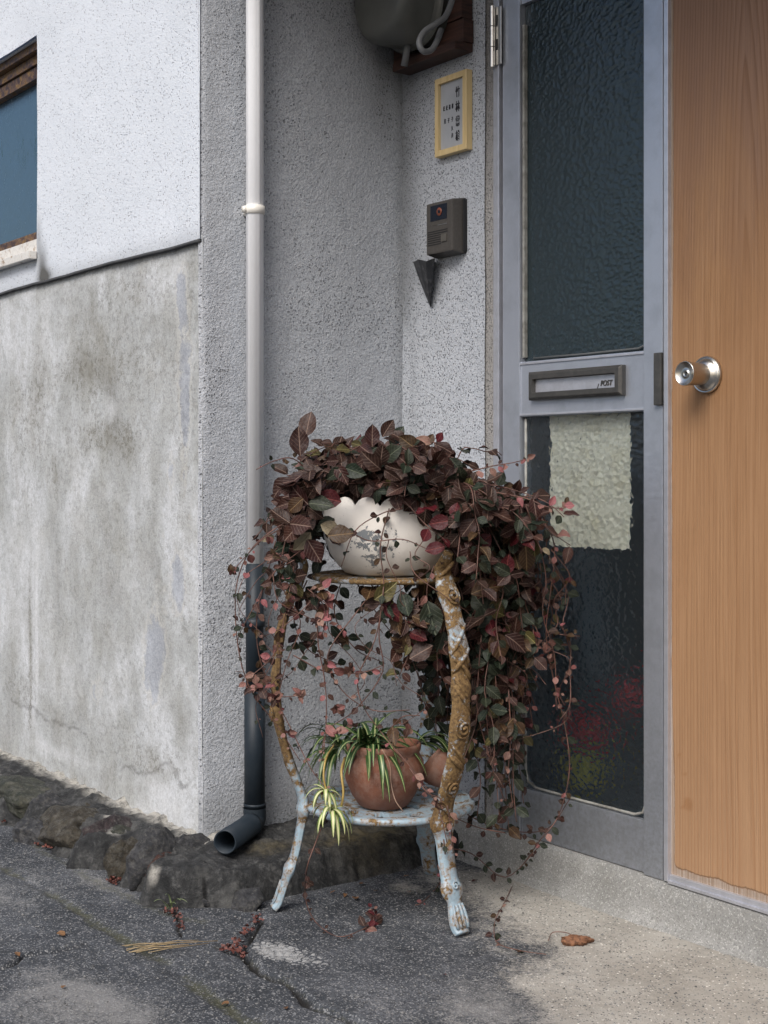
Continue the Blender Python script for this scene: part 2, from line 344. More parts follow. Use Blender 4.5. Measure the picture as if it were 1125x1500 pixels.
m = M('plate_grey'); plate = m.out(m.mix(m.ramp(m.noise(30, 4, 0.6), [(0.4, 0), (0.7, 0.4)]), (0.40, 0.42, 0.45), (0.32, 0.34, 0.36)), 0.35)
m = M('ink'); ink = m.out((0.015, 0.015, 0.02), 0.6)
m = M('faded_ink'); ink2 = m.out((0.10, 0.11, 0.13), 0.6)
m = M('meter_casing'); meter_m = m.out(m.mix(m.ramp(m.noise(18, 5, 0.7), [(0.4, 0), (0.7, 0.6)]), (0.085, 0.088, 0.08), (0.055, 0.057, 0.052)), 0.4)
m = M('cable_grey'); cable_m = m.out((0.14, 0.145, 0.15), 0.5)
m = M('dark_board')
g = m.noise(30, 4, 0.6, v=m.scale(m.pos(), (0.3, 1, 6)))
board_m = m.out(m.ramp(g, [(0.3, (0.02, 0.010, 0.008)), (0.7, (0.075, 0.032, 0.022))]), 0.6, m.bump(g, 0.001))
m = M('white_pvc')
base = m.mix(m.ramp(m.noise(25, 5, 0.7), [(0.5, 0), (0.8, 0.35)]), (0.90, 0.915, 0.94), (0.80, 0.80, 0.80)); pvc_w = m.out(base, 0.3)
m = M('bracket_cream'); pvc_c = m.out((0.70, 0.68, 0.63), 0.45)
m = M('dark_pvc')
base = m.mix(m.ramp(m.noise(14, 5, 0.7), [(0.42, 0), (0.72, 0.5)]), (0.013, 0.020, 0.028), (0.034, 0.042, 0.050)); pvc_d = m.out(base, 0.5, Specular_IOR_Level=0.3)

# --- weathered wood door
m = M('door_veneer')
sx = m.scale(m.pos(), (1, 1, 0.008)); wobn = m.noise(3.0, 3, 0.5, v=m.scale(m.pos(), (1, 1, 0.35)))
p = m.sep(m.pos())
cen = m.math('ABSOLUTE', m.math('SUBTRACT', p[0], -1.535))                      # cathedral grain about its heart line
arch = m.math('ADD', m.math('MULTIPLY', m.math('POWER', cen, 1.35), 17.0), m.math('MULTIPLY', p[2], 0.24))
arch = m.math('ADD', arch, m.math('MULTIPLY', m.noise(5.5, 2, 0.4, v=m.scale(m.pos(), (1, 1, 0.14))), 0.85))
rings = m.math('FRACT', m.math('MULTIPLY', arch, 13.0))
rr = m.ramp(rings, [(0.0, 0.0), (0.55, 0.25), (0.9, 1.0), (1.0, 0.0)])
fib = m.noise(420, 3, 0.6, v=sx); fib2 = m.noise(110, 3, 0.6, v=sx)
tone = m.noise(2.0, 4, 0.5, v=m.scale(m.pos(), (2.2, 1, 0.8)))
light = m.mix(m.ramp(tone, [(0.3, 0), (0.7, 1)]), (0.270, 0.145, 0.066), (0.335, 0.190, 0.096))
darkc = m.mix(m.ramp(tone, [(0.3, 0), (0.7, 1)]), (0.190, 0.090, 0.038), (0.25, 0.128, 0.058))
base = m.mix(m.math('MULTIPLY', rr, 0.38), light, darkc)
base = m.mix(m.math('MULTIPLY', m.ramp(fib2, [(0.42, 0), (0.66, 1)]), 0.22), base, darkc)
base = m.mix(m.ramp(fib, [(0.54, 0), (0.66, 0.30)]), base, (0.17, 0.08, 0.036))
base = m.mix(m.ramp(fib, [(0.34, 0.18), (0.44, 0)]), base, (0.48, 0.32, 0.20))
base = m.mix(m.ramp(m.noise(5, 6, 0.7, v=m.scale(m.pos(), (2.5, 1, 0.5)), dist=0.5), [(0.42, 0), (0.68, 0.45)]), base, darkc)
wthr = m.ramp(m.math('ADD', p[2], m.math('MULTIPLY', m.math('SUBTRACT', m.noise(4, 5, 0.6, v=m.scale(m.pos(), (3, 1, 0.9))), 0.5), 0.7)), [(1.08, 0), (1.62, 1)])
wt = m.t.nodes[-1]; wt.color_ramp.elements[0].position = 0.0
wthr = m.math('MULTIPLY', m.math('SUBTRACT', m.math('ADD', p[2], m.math('MULTIPLY', m.math('SUBTRACT', m.noise(4, 5, 0.6, v=m.scale(m.pos(), (3, 1, 0.9))), 0.5), 0.7)), 1.12), 2.4, True)
base = m.mix(m.math('MULTIPLY', wthr, 0.62), base, m.mix(rr, (0.20, 0.125, 0.098), (0.115, 0.06, 0.042)))
lowp = m.math('MULTIPLY', m.math('SUBTRACT', 0.85, p[2]), 1.3, True)
base = m.mix(m.math('MULTIPLY', lowp, 0.45), base, m.mix(rr, (0.44, 0.29, 0.18), (0.34, 0.195, 0.11)))
edgew = m.math('ADD', m.attr('edge'), m.math('MULTIPLY', m.math('SUBTRACT', m.noise(28, 5, 0.7), 0.5), 0.35))
base = m.mix(m.ramp(edgew, [(0.55, 0), (0.62, 0.8)]), base, m.mix(m.ramp(fib, [(0.4, 0), (0.6, 1)]), (0.22, 0.17, 0.13), (0.36, 0.31, 0.27)))
base = m.mix(m.ramp(edgew, [(0.5, 0), (0.56, 0.75), (0.60, 0)]), base, (0.07, 0.04, 0.025))
base = m.mix(m.math('MULTIPLY', m.attr('spot'), 0.6), base, (0.25, 0.12, 0.05))
veneer = m.out(base, 0.55, m.bump(m.math('SUBTRACT', 1.0, m.ramp(fib, [(0.45, 0), (0.7, 1)])), 0.0004), Specular_IOR_Level=0.35)

# --- rippled glass
def glass(name, cell, amp, tint, ior=1.5, rough=0.05, tw=1.0):
    m = M(name)
    dv = m.mix(0.005, m.pos(), m.noise(cell * 0.4, 2, 0.5, col=True))
    v1 = m.vor(cell, v=m.scale(dv, (0.62, 1.0, 0.9)), feat='SMOOTH_F1', smooth=0.45); n1 = m.noise(cell * 1.7, 2, 0.5)
    h = m.math('ADD', v1, m.math('MULTIPLY', n1, 0.35))
    return m.out(tint, rough, m.bump(h, amp), Transmission_Weight=tw, IOR=ior)
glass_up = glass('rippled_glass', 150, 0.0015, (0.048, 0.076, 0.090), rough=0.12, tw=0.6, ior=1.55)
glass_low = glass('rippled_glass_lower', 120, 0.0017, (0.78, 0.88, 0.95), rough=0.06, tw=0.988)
m = M('window_glass')
streak = m.noise(34, 5, 0.7, v=m.scale(m.pos(), (1, 1, 0.3)))
mk = m.math('MULTIPLY', m.ramp(streak, [(0.52, 0), (0.62, 1)]), m.attr('stain'))
glass_win = m.out(m.mix(mk, (0.045, 0.085, 0.125), (0.02, 0.05, 0.055)), m.ramp(streak, [(0.3, 0.16), (0.7, 0.3)]), m.bump(m.noise(26, 3, 0.6), 0.0012), Specular_IOR_Level=0.9)
m = M('paper'); paper_m = m.out(m.mix(m.ramp(m.noise(26, 4, 0.6), [(0.5, 0), (0.72, 0.55)]), (0.97, 0.80, 0.58), (0.78, 0.60, 0.34)), 0.55, m.bump(m.vor(105, feat='SMOOTH_F1', smooth=0.3), 0.0042))
m = M('room_dark'); room_m = m.out((0.10, 0.16, 0.20), 0.9)
m = M('cloth_red'); red_m = m.out((0.42, 0.025, 0.04), 0.9)
m = M('cloth_yellow'); yel_m = m.out((0.40, 0.36, 0.06), 0.9)
m = M('sheen_grey'); gry_m = m.out((0.16, 0.19, 0.22), 0.7)

# --- rusty paint
def rusty(name, paint, cover, prof=None):
    m = M(name); v = m.pos()
    n = m.noise(48, 6, 0.72, v=v, dist=0.2); n2 = m.noise(170, 4, 0.7, v=v)
    a = m.math('ADD', m.math('MULTIPLY', n, 0.8), m.math('MULTIPLY', n2, 0.2))
    if prof:
        a = m.math('ADD', a, m.ramp(m.sep(m.pos())[2], prof))
        a = m.math('SUBTRACT', a, 0.1)
    msk = m.ramp(a, [(cover, 0), (cover + 0.03, 1)])
    rust = m.ramp(n2, [(0.3, (0.045, 0.026, 0.013)), (0.5, (0.14, 0.083, 0.031)), (0.72, (0.28, 0.185, 0.078))])
    pnt = m.mix(m.ramp(n2, [(0.4, 0), (0.75, 0.6)]), paint, tuple(x * 0.6 for x in paint))
    halo = m.ramp(a, [(cover - 0.06, 0), (cover, 0.6), (cover + 0.01, 0)])
    base = m.mix(halo, m.mix(msk, pnt, rust), (0.30, 0.17, 0.08))
    return m.out(base, m.mix(msk, (0.45,) * 3, (0.85,) * 3), m.bump(m.math('ADD', m.math('MULTIPLY', n2, 0.5), m.math('MULTIPLY', msk, -0.25)), 0.0012))
iron_rust = rusty('rusted_iron', (0.27, 0.36, 0.42), 0.50, [(0.0, 0.06), (0.13, 0.06), (0.20, 0.15), (0.28, 0.18), (0.36, 0.17), (0.43, 0.25), (0.50, 0.12), (0.62, 0.17)])
iron_left = rusty('left_leg_iron', (0.27, 0.36, 0.42), 0.50, [(0.0, 0.06), (0.22, 0.07), (0.27, 0.13), (0.33, 0.25), (0.55, 0.26), (0.6, 0.14)])
iron_blue = rusty('blue_iron', (0.27, 0.36, 0.42), 0.535)
win_brown = rusty('window_brown', (0.045, 0.022, 0.016), 0.53)
win_white = rusty('window_white', (0.66, 0.64, 0.60), 0.60)

m = M('bowl_paint')
v = m.pos(); n = m.noise(55, 5, 0.75, v=v, dist=0.2)
chip = m.ramp(m.math('ADD', n, m.math('MULTIPLY', m.attr('chip'), 0.30)), [(0.700, 0), (0.708, 1)])
base = m.mix(m.ramp(m.noise(9, 5, 0.6), [(0.4, 0), (0.7, 1)]), (0.80, 0.76, 0.70), (0.70, 0.65, 0.59))
base = m.mix(m.ramp(m.noise(180, 3, 0.7), [(0.66, 0), (0.72, 0.5)]), base, (0.25, 0.2, 0.17))
base = m.mix(chip, base, (0.20, 0.215, 0.225))
bowl_m = m.out(base, 0.55, m.bump(m.math('SUBTRACT', m.math('MULTIPLY', m.noise(70, 4), 0.5), chip), 0.0010))
m = M('soil'); soil = m.out(m.ramp(m.noise(150, 4, 0.7), [(0.3, (0.01, 0.007, 0.005)), (0.7, (0.05, 0.035, 0.022))]), 0.95, m.bump(m.noise(120, 4), 0.006))
m = M('terracotta')
n = m.noise(11, 5, 0.65)
base = m.ramp(n, [(0.3, (0.085, 0.032, 0.020)), (0.5, (0.19, 0.072, 0.040)), (0.68, (0.30, 0.14, 0.085))])
base = m.mix(m.math('MULTIPLY', m.ramp(m.noise(28, 6, 0.8), [(0.44, 0), (0.62, 1)]), 0.55), base, (0.26, 0.185, 0.15))
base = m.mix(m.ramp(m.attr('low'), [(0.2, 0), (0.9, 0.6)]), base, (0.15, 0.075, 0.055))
terra = m.out(base, 0.8, m.bump(m.noise(240, 3, 0.7), 0.0005))

# --- leaves
def leaf_mat(name, cols, vein, vs=0.55, back=None):
    m = M(name)
    oi = m.n.new('ShaderNodeObjectInfo').outputs['Random']; gi = m.n.new('ShaderNodeNewGeometry').outputs['Random Per Island']
    r = m.math('FRACT', m.math('ADD', m.math('MULTIPLY', oi, 7.3), m.math('MULTIPLY', gi, 3.1)))
    base = m.ramp(r, [(i / max(1, len(cols) - 1), c) for i, c in enumerate(cols)])
    u = m.sep(m.uv()); a = m.math('ABSOLUTE', m.math('SUBTRACT', u[0], 0.5))
    mid = m.ramp(a, [(0.012, 1), (0.035, 0)])
    s = m.math('FRACT', m.math('MULTIPLY', m.math('SUBTRACT', u[1], m.math('MULTIPLY', a, 0.75)), 6.5))
    side = m.ramp(s, [(0.0, 1), (0.10, 0.0), (0.90, 0.0), (1.0, 1)])
    vv = m.math('MAXIMUM', mid, m.math('MULTIPLY', side, 0.55))
    blot = m.noise(5, 4, 0.6, v=m.uv())
    base = m.mix(m.ramp(blot, [(0.4, 0), (0.7, 0.55)]), base, tuple(x * 0.5 for x in cols[0]))
    base = m.mix(m.math('MULTIPLY', vv, vs), base, vein)
    return m.out(base, 0.48, m.bump(m.math('SUBTRACT', m.noise(9, 3, v=m.uv()), m.math('MULTIPLY', vv, 0.5)), 0.0010), Specular_IOR_Level=0.28,
                 Subsurface_Weight=0.0)
LM = {
 'maroon': leaf_mat('leaf_maroon', [(0.0229, 0.0077, 0.0062), (0.0394, 0.0142, 0.0102), (0.027, 0.0065, 0.0062), (0.0519, 0.0213, 0.0147), (0.0207, 0.0097, 0.0062), (0.0353, 0.0161, 0.0112)], (0.21, 0.145, 0.115), 0.75),
 'green': leaf_mat('leaf_green', [(0.009, 0.0159, 0.0084), (0.015, 0.0229, 0.014), (0.0134, 0.0175, 0.009), (0.0225, 0.027, 0.0169)], (0.13, 0.145, 0.10)),
 'bronze': leaf_mat('leaf_bronze', [(0.0389, 0.019, 0.0075), (0.0518, 0.0261, 0.0121), (0.0324, 0.0184, 0.0081)], (0.24, 0.16, 0.08)),
 'crimson': leaf_mat('leaf_crimson', [(0.0517, 0.004, 0.0076), (0.0751, 0.0062, 0.0115), (0.0376, 0.0053, 0.0066)], (0.22, 0.06, 0.05)),
 'pink': leaf_mat('leaf_pink', [(0.218, 0.102, 0.0892), (0.2565, 0.1658, 0.1275), (0.1283, 0.0574, 0.0446), (0.2693, 0.0892, 0.102), (0.2308, 0.153, 0.1148)], (0.55, 0.22, 0.2), 0.4),
 'olive': leaf_mat('leaf_olive', [(0.06, 0.051, 0.0168), (0.078, 0.066, 0.024), (0.054, 0.042, 0.015)], (0.34, 0.30, 0.12)),
 'cream': leaf_mat('leaf_cream', [(0.252, 0.21, 0.14), (0.21, 0.182, 0.126)], (0.12, 0.10, 0.05), 0.5),
 'dry': leaf_mat('leaf_dry', [(0.154, 0.077, 0.035), (0.21, 0.112, 0.049), (0.112, 0.056, 0.028)], (0.12, 0.06, 0.03), 0.5),
}
KINDS = list(LM)
m = M('stem_red'); stem_m = m.out(m.ramp(m.noise(40, 3), [(0.3, (0.055, 0.028, 0.022)), (0.7, (0.16, 0.075, 0.055))]), 0.6)
m = M('stem_pale'); stem_p = m.out((0.26, 0.17, 0.12), 0.6)
def blade_mat(name, g1, g2, cream, wdt):
    m = M(name); u = m.sep(m.uv()); a = m.math('ABSOLUTE', m.math('SUBTRACT', u[0], 0.5))
    oi = m.n.new('ShaderNodeObjectInfo').outputs['Random']
    g = m.mix(oi, g1, g2)
    return m.out(m.mix(m.ramp(a, [(wdt, 1), (wdt + 0.07, 0)]), g, cream), 0.4, Specular_IOR_Level=0.4)
blade_m = blade_mat('spider_blade', (0.022, 0.055, 0.016), (0.04, 0.09, 0.026), (0.30, 0.34, 0.15), 0.09)
blade_p = blade_mat('spider_blade_pale', (0.16, 0.24, 0.05), (0.12, 0.18, 0.045), (0.55, 0.54, 0.30), 0.22)
m = M('runner_yellow'); runner_m = m.out((0.34, 0.24, 0.07), 0.5)
m = M('straw'); straw_m = m.out((0.28, 0.21, 0.115), 0.7)
m = M('weed_red'); weed_m = m.out(m.ramp(m.noise(90, 2), [(0.35, (0.05, 0.016, 0.012)), (0.65, (0.15, 0.045, 0.032))]), 0.7)
m = M('weed_green'); weedg_m = m.out((0.20, 0.25, 0.12), 0.6)
m = M('ceiling_board'); ceil_m = m.out((0.20, 0.19, 0.18), 0.8)

# ================================================================== THE GROUND
def blob(x, y, L):
    f = np.zeros(np.shape(x))
    for px, py, rad, wt_ in L:
        p = onZ(px, py); rx, ry = (rad, rad) if not hasattr(rad, '__len__') else rad
        # long axis of the blob lies along the door wall
        f = f + wt_ * np.exp(-(((x - p.x) / rx) ** 2 + ((y - p.y) / ry) ** 2))
    return f
x = np.linspace(-3.75, -0.75, 860); y = np.linspace(0.35, 1.90, 440); X, Y = np.meshgrid(x, y, indexing='ij')
G2 = lambda L: [tuple(onZ(a, b))[:2] for a, b in L]
wx = X + 0.010 * (fbm(X * 40, Y * 40, 3, 3) - 0.5) + 0.03 * (fbm(X * 9, Y * 9, 2, 4) - 0.5)
wy = Y + 0.010 * (fbm(X * 40, Y * 40, 3, 8) - 0.5) + 0.03 * (fbm(X * 9, Y * 9, 2, 9) - 0.5)
c1 = polydist(wx, wy, G2([(318, 1386), (352, 1398), (372, 1418), (425, 1440), (455, 1468), (500, 1488), (530, 1510), (600, 1560)]))
c2 = polydist(wx, wy, G2([(352, 1398), (362, 1368), (385, 1345)]))
c3 = polydist(wx, wy, G2([(262, 1328), (268, 1352), (264, 1372)]))
c4 = polydist(wx, wy, G2([(-40, 1430), (20, 1412), (38, 1398), (80, 1392), (135, 1380)]))
j1 = polydist(wx, wy, G2([(-60, 1235), (0, 1266), (60, 1298), (120, 1335), (180, 1375), (250, 1420), (310, 1462), (380, 1500), (460, 1550)]))
j2 = polydist(wx, wy, G2([(-30, 1196), (20, 1212), (60, 1246), (120, 1278), (180, 1308), (240, 1335), (300, 1352)]))
groove = lambda d, wd, dp: dp * np.exp(-(d / wd) ** 2)
Z = 0.006 * (fbm(X * 3.2, Y * 3.2, 3, 20) - 0.5) + 0.0022 * (fbm(X * 45, Y * 45, 3, 22) - 0.5) + 0.0016 * (fbm(X * 170, Y * 170, 2, 25) - 0.5)
Z += -groove(c1, 0.008, 0.020) - groove(c2, 0.0045, 0.012) - groove(c3, 0.004, 0.010) - groove(c4, 0.005, 0.012) - groove(j1, 0.012, 0.004)
Z += 0.010 * sstep(0.0, 0.06, polydist(X, Y, G2([(-80, 1480), (60, 1400), (20, 1412)]))) * 0
crack = np.maximum.reduce([np.exp(-(c1 / 0.0085) ** 2), 0.9 * np.exp(-(c2 / 0.0045) ** 2), 0.9 * np.exp(-(c3 / 0.004) ** 2), 0.85 * np.exp(-(c4 / 0.005) ** 2), 0.42 * np.exp(-(j1 / 0.005) ** 2)])
beige = blob(X, Y, [(1000, 1400, (0.34, 0.12), 1.2), (1120, 1450, (0.5, 0.16), 1.0), (860, 1310, (0.22, 0.07), 1.0), (720, 1300, (0.14, 0.07), 0.75), (900, 1500, (0.25, 0.06), 0.95), (1200, 1600, (0.6, 0.25), 1.1),
      (640, 1285, (0.05, 0.05), 0.45), (590, 1300, (0.05, 0.03), 0.55), (980, 1480, (0.12, 0.08), 0.5), (760, 1470, (0.07, 0.05), -0.6), (650, 1420, (0.12, 0.1), -0.8), (790, 1390, (0.05, 0.05), -0.3), (560, 1350, (0.1, 0.08), -0.4)])
dust = blob(X, Y, [(60, 1290, (0.25, 0.05), 0.45), (150, 1290, (0.12, 0.04), 0.5), (0, 1310, (0.2, 0.05), 0.6), (60, 1480, (0.2, 0.1), 0.6), (200, 1490, (0.2, 0.08), 0.55), (600, 1290, (0.08, 0.05), 0.35), (780, 1500, (0.18, 0.1), 0.6),
      (690, 1480, (0.06, 0.05), 0.4), (420, 1310, (0.06, 0.05), 0.3), (700, 1440, (0.10, 0.06), 0.35), (560, 1470, (0.12, 0.05), 0.3), (100, 1440, (0.15, 0.05), 0.35)]) + 0.25 * np.exp(-(j2 / 0.03) ** 2)
lichen = blob(X, Y, [(398, 1390, (0.060, 0.045), 0.95), (430, 1404, (0.07, 0.035), 0.7), (470, 1410, (0.04, 0.02), 0.4), (632, 1362, (0.03, 0.012), 0.62), (655, 1398, (0.02, 0.010), 0.55), (20, 1300, (0.05, 0.02), 0.5), (690, 1490, (0.05, 0.04), 0.45)])
moss = 0.75 * np.exp(-(j1 / 0.016) ** 2) * sstep(0.3, 0.7, fbm(X * 10, Y * 10, 3, 31) + 0.12) + 0.5 * np.exp(-(c1 / 0.014) ** 2) + 0.5 * np.exp(-(j2 / 0.016) ** 2)
obj('ground', np.stack([X.ravel(), Y.ravel(), Z.ravel()], 1), grid(860, 440), paving, attrs=dict(crack=crack, beige=beige, dust=dust, lichen=lichen, moss=moss), centre=False)
meta(bpy.data.objects['ground'], kind='structure')
# the street around it, butted against the detailed sheet
mb = MB(); B = 60
for a, b in [((-B, -B), (-3.75, B)), ((-0.75, -B), (B, B)), ((-3.75, -B), (-0.75, 0.35)), ((-3.75, 1.90), (-0.75, B))]:
    mb.add([(a[0], a[1], -0.003), (b[0], a[1], -0.003), (b[0], b[1], -0.003), (a[0], b[1], -0.003)], [(0, 1, 2, 3)])
o = mb.obj('street', paving, centre=False, smooth=False); meta(o, kind='structure')

# ================================================================== THE HOUSE WALLS
SEAM = EYE + 0.470
house = thing('house', 'grey stuccoed house with a stained render base and a recessed doorway', 'house', (XC, D, 0))
def wallY(segs, Yf, name, mat, dirt_shade_f=None, step=0.008, amp=0.0025, wave=None, attrs=None):
    V = []; Fc = []; n0 = 0; AT = {k: [] for k in (attrs or {})}; DT = []
    for x0, x1, z0, z1 in segs:
        nx = max(2, int((x1 - x0) / step)); nz = max(2, int((z1 - z0) / step))
        xs = np.linspace(x0, x1, nx); zs = np.linspace(z0, z1, nz); a, b = np.meshgrid(xs, zs, indexing='ij')
        bz = b.copy()
        if wave: bz = wave(a, b)
        yy = Yf + amp * (fbm(a * 6, bz * 6, 3, 40) - 0.5) * 2
        V.append(np.stack([a.ravel(), yy.ravel(), bz.ravel()], 1)); Fc.append(grid(nx, nz) + n0); n0 += nx * nz
        DT.append((dirt_shade_f(a, bz) if dirt_shade_f else np.zeros_like(a)).ravel())
        for k in AT: AT[k].append(attrs[k](a, bz).ravel())
    A = {k: np.concatenate(v) for k, v in AT.items()}; A['dirt_shade'] = np.concatenate(DT)
    return obj(name, np.concatenate(V), np.concatenate(Fc), mat, house, attrs=A)
def gb(a, b, L, Yp):
    f = np.zeros(np.shape(a))
    for px, py, rx, rz, wt_ in L:
        p = onY(px, py, Yp); f = f + wt_ * np.exp(-(((a - p.x) / rx) ** 2 + ((b - p.z) / rz) ** 2))
    return f
WX1 = onY(58, 0, YA).x; WZ0 = onY(58, 378, YA).z; WZ1 = onY(58, 52, YA).z; WX0 = WX1 - 1.3
seamz = lambda a: SEAM + 0.004 * (fbm(a * 5, a * 0, 3, 50) - 0.5) * 2
def wv_up(a, b): k = np.clip(1 - (b - SEAM) / 0.1, 0, 1); return b + (seamz(a) - SEAM) * k
up_dirt = lambda a, b: gb(a, b, [(66, 392, 0.03, 0.05, 0.9), (72, 405, 0.035, 0.02, 0.8), (60, 350, 0.02, 0.06, 0.5)], YA) + 0.3 * np.exp(-((b - SEAM) / 0.02) ** 2)
wallY([(WX1, XC, SEAM, 3.6), (-6.0, WX0, SEAM, 3.6), (WX0, WX1, WZ1, 3.6), (WX0, WX1, SEAM, WZ0)], YA - 0.007, 'street_wall_stucco', stucco_front, up_dirt, wave=wv_up)
low_dark = lambda a, b: gb(a, b, [(140, 545, 0.3, 0.05, 0.5), (40, 620, 0.1, 0.12, 0.4), (150, 640, 0.14, 0.04, 0.8), (190, 655, 0.05, 0.04, 0.5), (60, 590, 0.03, 0.12, 0.35), (80, 690, 0.03, 0.05, 0.7), (270, 620, 0.035, 0.16, 0.45),
      (200, 430, 0.12, 0.05, 0.35), (30, 1010, 0.1, 0.04, 0.4), (45, 950, 0.012, 0.25, 0.75), (120, 540, 0.06, 0.1, 0.2), (270, 880, 0.03, 0.06, 0.35), (230, 1120, 0.14, 0.05, 0.45), (150, 470, 0.2, 0.2, 0.15), (275, 430, 0.03, 0.07, 0.3)], YA)
low_pale = lambda a, b: gb(a, b, [(160, 600, 0.05, 0.04, 0.75), (120, 580, 0.04, 0.05, 0.4), (30, 800, 0.2, 0.08, 0.6), (200, 850, 0.1, 0.12, 0.4), (250, 1180, 0.12, 0.06, 0.8), (80, 1100, 0.3, 0.03, 0.7), (20, 520, 0.1, 0.06, 0.4),
      (150, 720, 0.1, 0.05, 0.5), (100, 1000, 0.12, 0.1, 0.45), (55, 930, 0.010, 0.22, 0.9), (170, 1190, 0.3, 0.025, 0.6)], YA) + 0.6 * np.exp(-((a - XC) / 0.012) ** 2) * sstep(0.4, 0.6, fbm(a * 3, b * 9, 3, 66) + 0.1)
hair = [[(x_, z_) for x_, z_ in P] for P in ([(-2.50, 0.20), (-2.56, 0.17), (-2.64, 0.185), (-2.72, 0.15), (-2.86, 0.145)], [(-3.5, 0.22), (-3.3, 0.19), (-3.1, 0.21), (-2.95, 0.17)])]
def low_crack(a, b):
    n_ = 0.09 * (fbm(a * 9, b * 9, 5, 160) - 0.5); return np.max([np.exp(-(polydist(a + n_, b + n_, P) / 0.0035) ** 2) for P in hair], 0) * sstep(0.3, 0.55, fbm(a * 8, b * 8, 2, 161) + 0.1)
low_blue = lambda a, b: gb(a, b, [(225, 965, 0.05, 0.10, 0.85), (262, 850, 0.035, 0.07, 0.8), (272, 580, 0.03, 0.16, 0.8), (265, 430, 0.025, 0.06, 0.7), (140, 1010, 0.04, 0.04, 0.45), (250, 690, 0.02, 0.05, 0.5)], YA)
def wv_low(a, b):
    k = np.clip(1 - (b - 0.05) / 0.1, 0, 1); return b + k * 0.02 * (fbm(a * 3, a * 0 + 3, 3, 70) - 0.5) * 2
wallY([(-4.2, XC, 0.045, SEAM + 0.004), (-6.0, -4.2, 0.045, SEAM + 0.004)], YA, 'street_wall_render', old_render, None, wave=wv_low, attrs=dict(dark=low_dark, pale=low_pale, blue=low_blue, hair=low_crack), amp=0.0035, step=0.0055)
# dark strip put in for the drip shadow under the stucco edge
a = np.linspace(-6.0, XC - 0.003, 300); V = []
for q in a:
    zz = float(seamz(np.array(q))); V += [(q, YA - 0.009, zz - 0.001), (q, YA - 0.009, zz - 0.0065 - 0.002 * random.random()), (q, YA + 0.004, zz - 0.006), (q, YA + 0.004, zz)]
Fc = [(i * 4 + k, i * 4 + (k + 1) % 4, i * 4 + 4 + (k + 1) % 4, i * 4 + 4 + k) for i in range(299) for k in range(4)] + [(0, 1, 2, 3), (1196, 1199, 1198, 1197)]
m = M('seam_shadow_joint'); seam_m = m.out((0.05, 0.052, 0.055), 0.9)
obj('seam_shade_strip', V, Fc, seam_m, house)
# side wall of the recess (faces +X)
ny, nz = 66, 440; ys = np.linspace(YA - 0.007, D + 0.012, ny); zs = np.linspace(0.03, 3.6, nz); a, b = np.meshgrid(ys, zs, indexing='ij')
xx = XC + 0.0030 * (fbm(a * 6, b * 6, 3, 80) - 0.5) * 2 - 0.006 * np.exp(-((a - YA + 0.007) / 0.006) ** 2) + 0.0015 * (vnoise(a * 60, b * 60, 5) - 0.5)
yy = a + 0.0015 * (fbm(a * 0, b * 25, 3, 83) - 0.5) * np.exp(-((a - YA) / 0.01) ** 2)
dz = 0.35 * np.exp(-((b - 0.10) / 0.05) ** 2) + 0.35 * np.exp(-((a - D) / 0.02) ** 2) + 0.5 * np.exp(-((a - D) / 0.18) ** 2) * sstep(1.3, 1.9, b) + 0.10 * sstep(1.43, 1.55, a) * (1 - sstep(1.75, 1.85, a))  # shade by the meter, inner corner and pipe painted in along with dirt
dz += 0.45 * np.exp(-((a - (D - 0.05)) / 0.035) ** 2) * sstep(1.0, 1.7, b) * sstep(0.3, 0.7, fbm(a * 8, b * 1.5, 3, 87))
obj('recess_side_wall', np.stack([xx.ravel(), yy.ravel(), b.ravel()], 1), grid(ny, nz), stucco_side, house, attrs=dict(dirt_shade=dz))
# back wall of the recess
XJ = XD(727.5); XS = XD(711)
bk_dirt_shade = lambda a, b: 0.75 * np.exp(-((a - XC) / 0.06) ** 2) * sstep(0.25, 0.65, fbm(a * 9, b * 3, 3, 90) + 0.1) + 0.5 * sstep(1.45, 1.75, b) * np.exp(-((a - XC) / 0.16) ** 2) + 0.3 * np.exp(-((b - 0.1) / 0.08) ** 2)  # corner shade and shade below the meter painted in with the dirt
wallY([(XC - 0.02, XS, 0.06, 3.6)], D - 0.001, 'recess_back_wall', stucco_back, bk_dirt_shade)
wallY([(XS - 0.006, XJ + 0.001, 0.06, 3.6)], D + 0.0035, 'door_reveal_strip', stucco_strip, lambda a, b: 0.6 * sstep(1.35, 1.75, b) + 0.2 * np.exp(-((a - XS) / 0.01) ** 2))  # strip toned darker towards its top
# wall above and beyond the doors, unseen soffit sized to shade the recess, room behind
box('wall_over_doors', (XJ, D - 0.012, 1.99), (0.9, D + 0.12, 3.6), stucco_back, house)
box('wall_beyond_doors', (-0.62, D - 0.012, 0), (0.9, D + 0.12, 1.985), stucco_back, house)
box('recess_soffit', (XC + 0.003, YA - 0.20, 2.14), (0.6, D - 0.014, 2.22), ceil_m, house)
mb = MB()
mb.box((XC, 3.2, 0.0), (-0.3, 3.24, 2.3)); mb.box((XC, D + 0.07, 2.06), (-0.3, 3.2, 2.10)); mb.box((XC, D + 0.07, 0.02), (-0.3, 3.2, 0.06)); mb.box((XC - 0.04, D + 0.05, 0.0), (XC, 3.2, 2.3)); mb.box((-0.3, D + 0.07, 0.0), (-0.26, 3.2, 2.3))
mb.obj('room_shell', room_m, house, smooth=False)

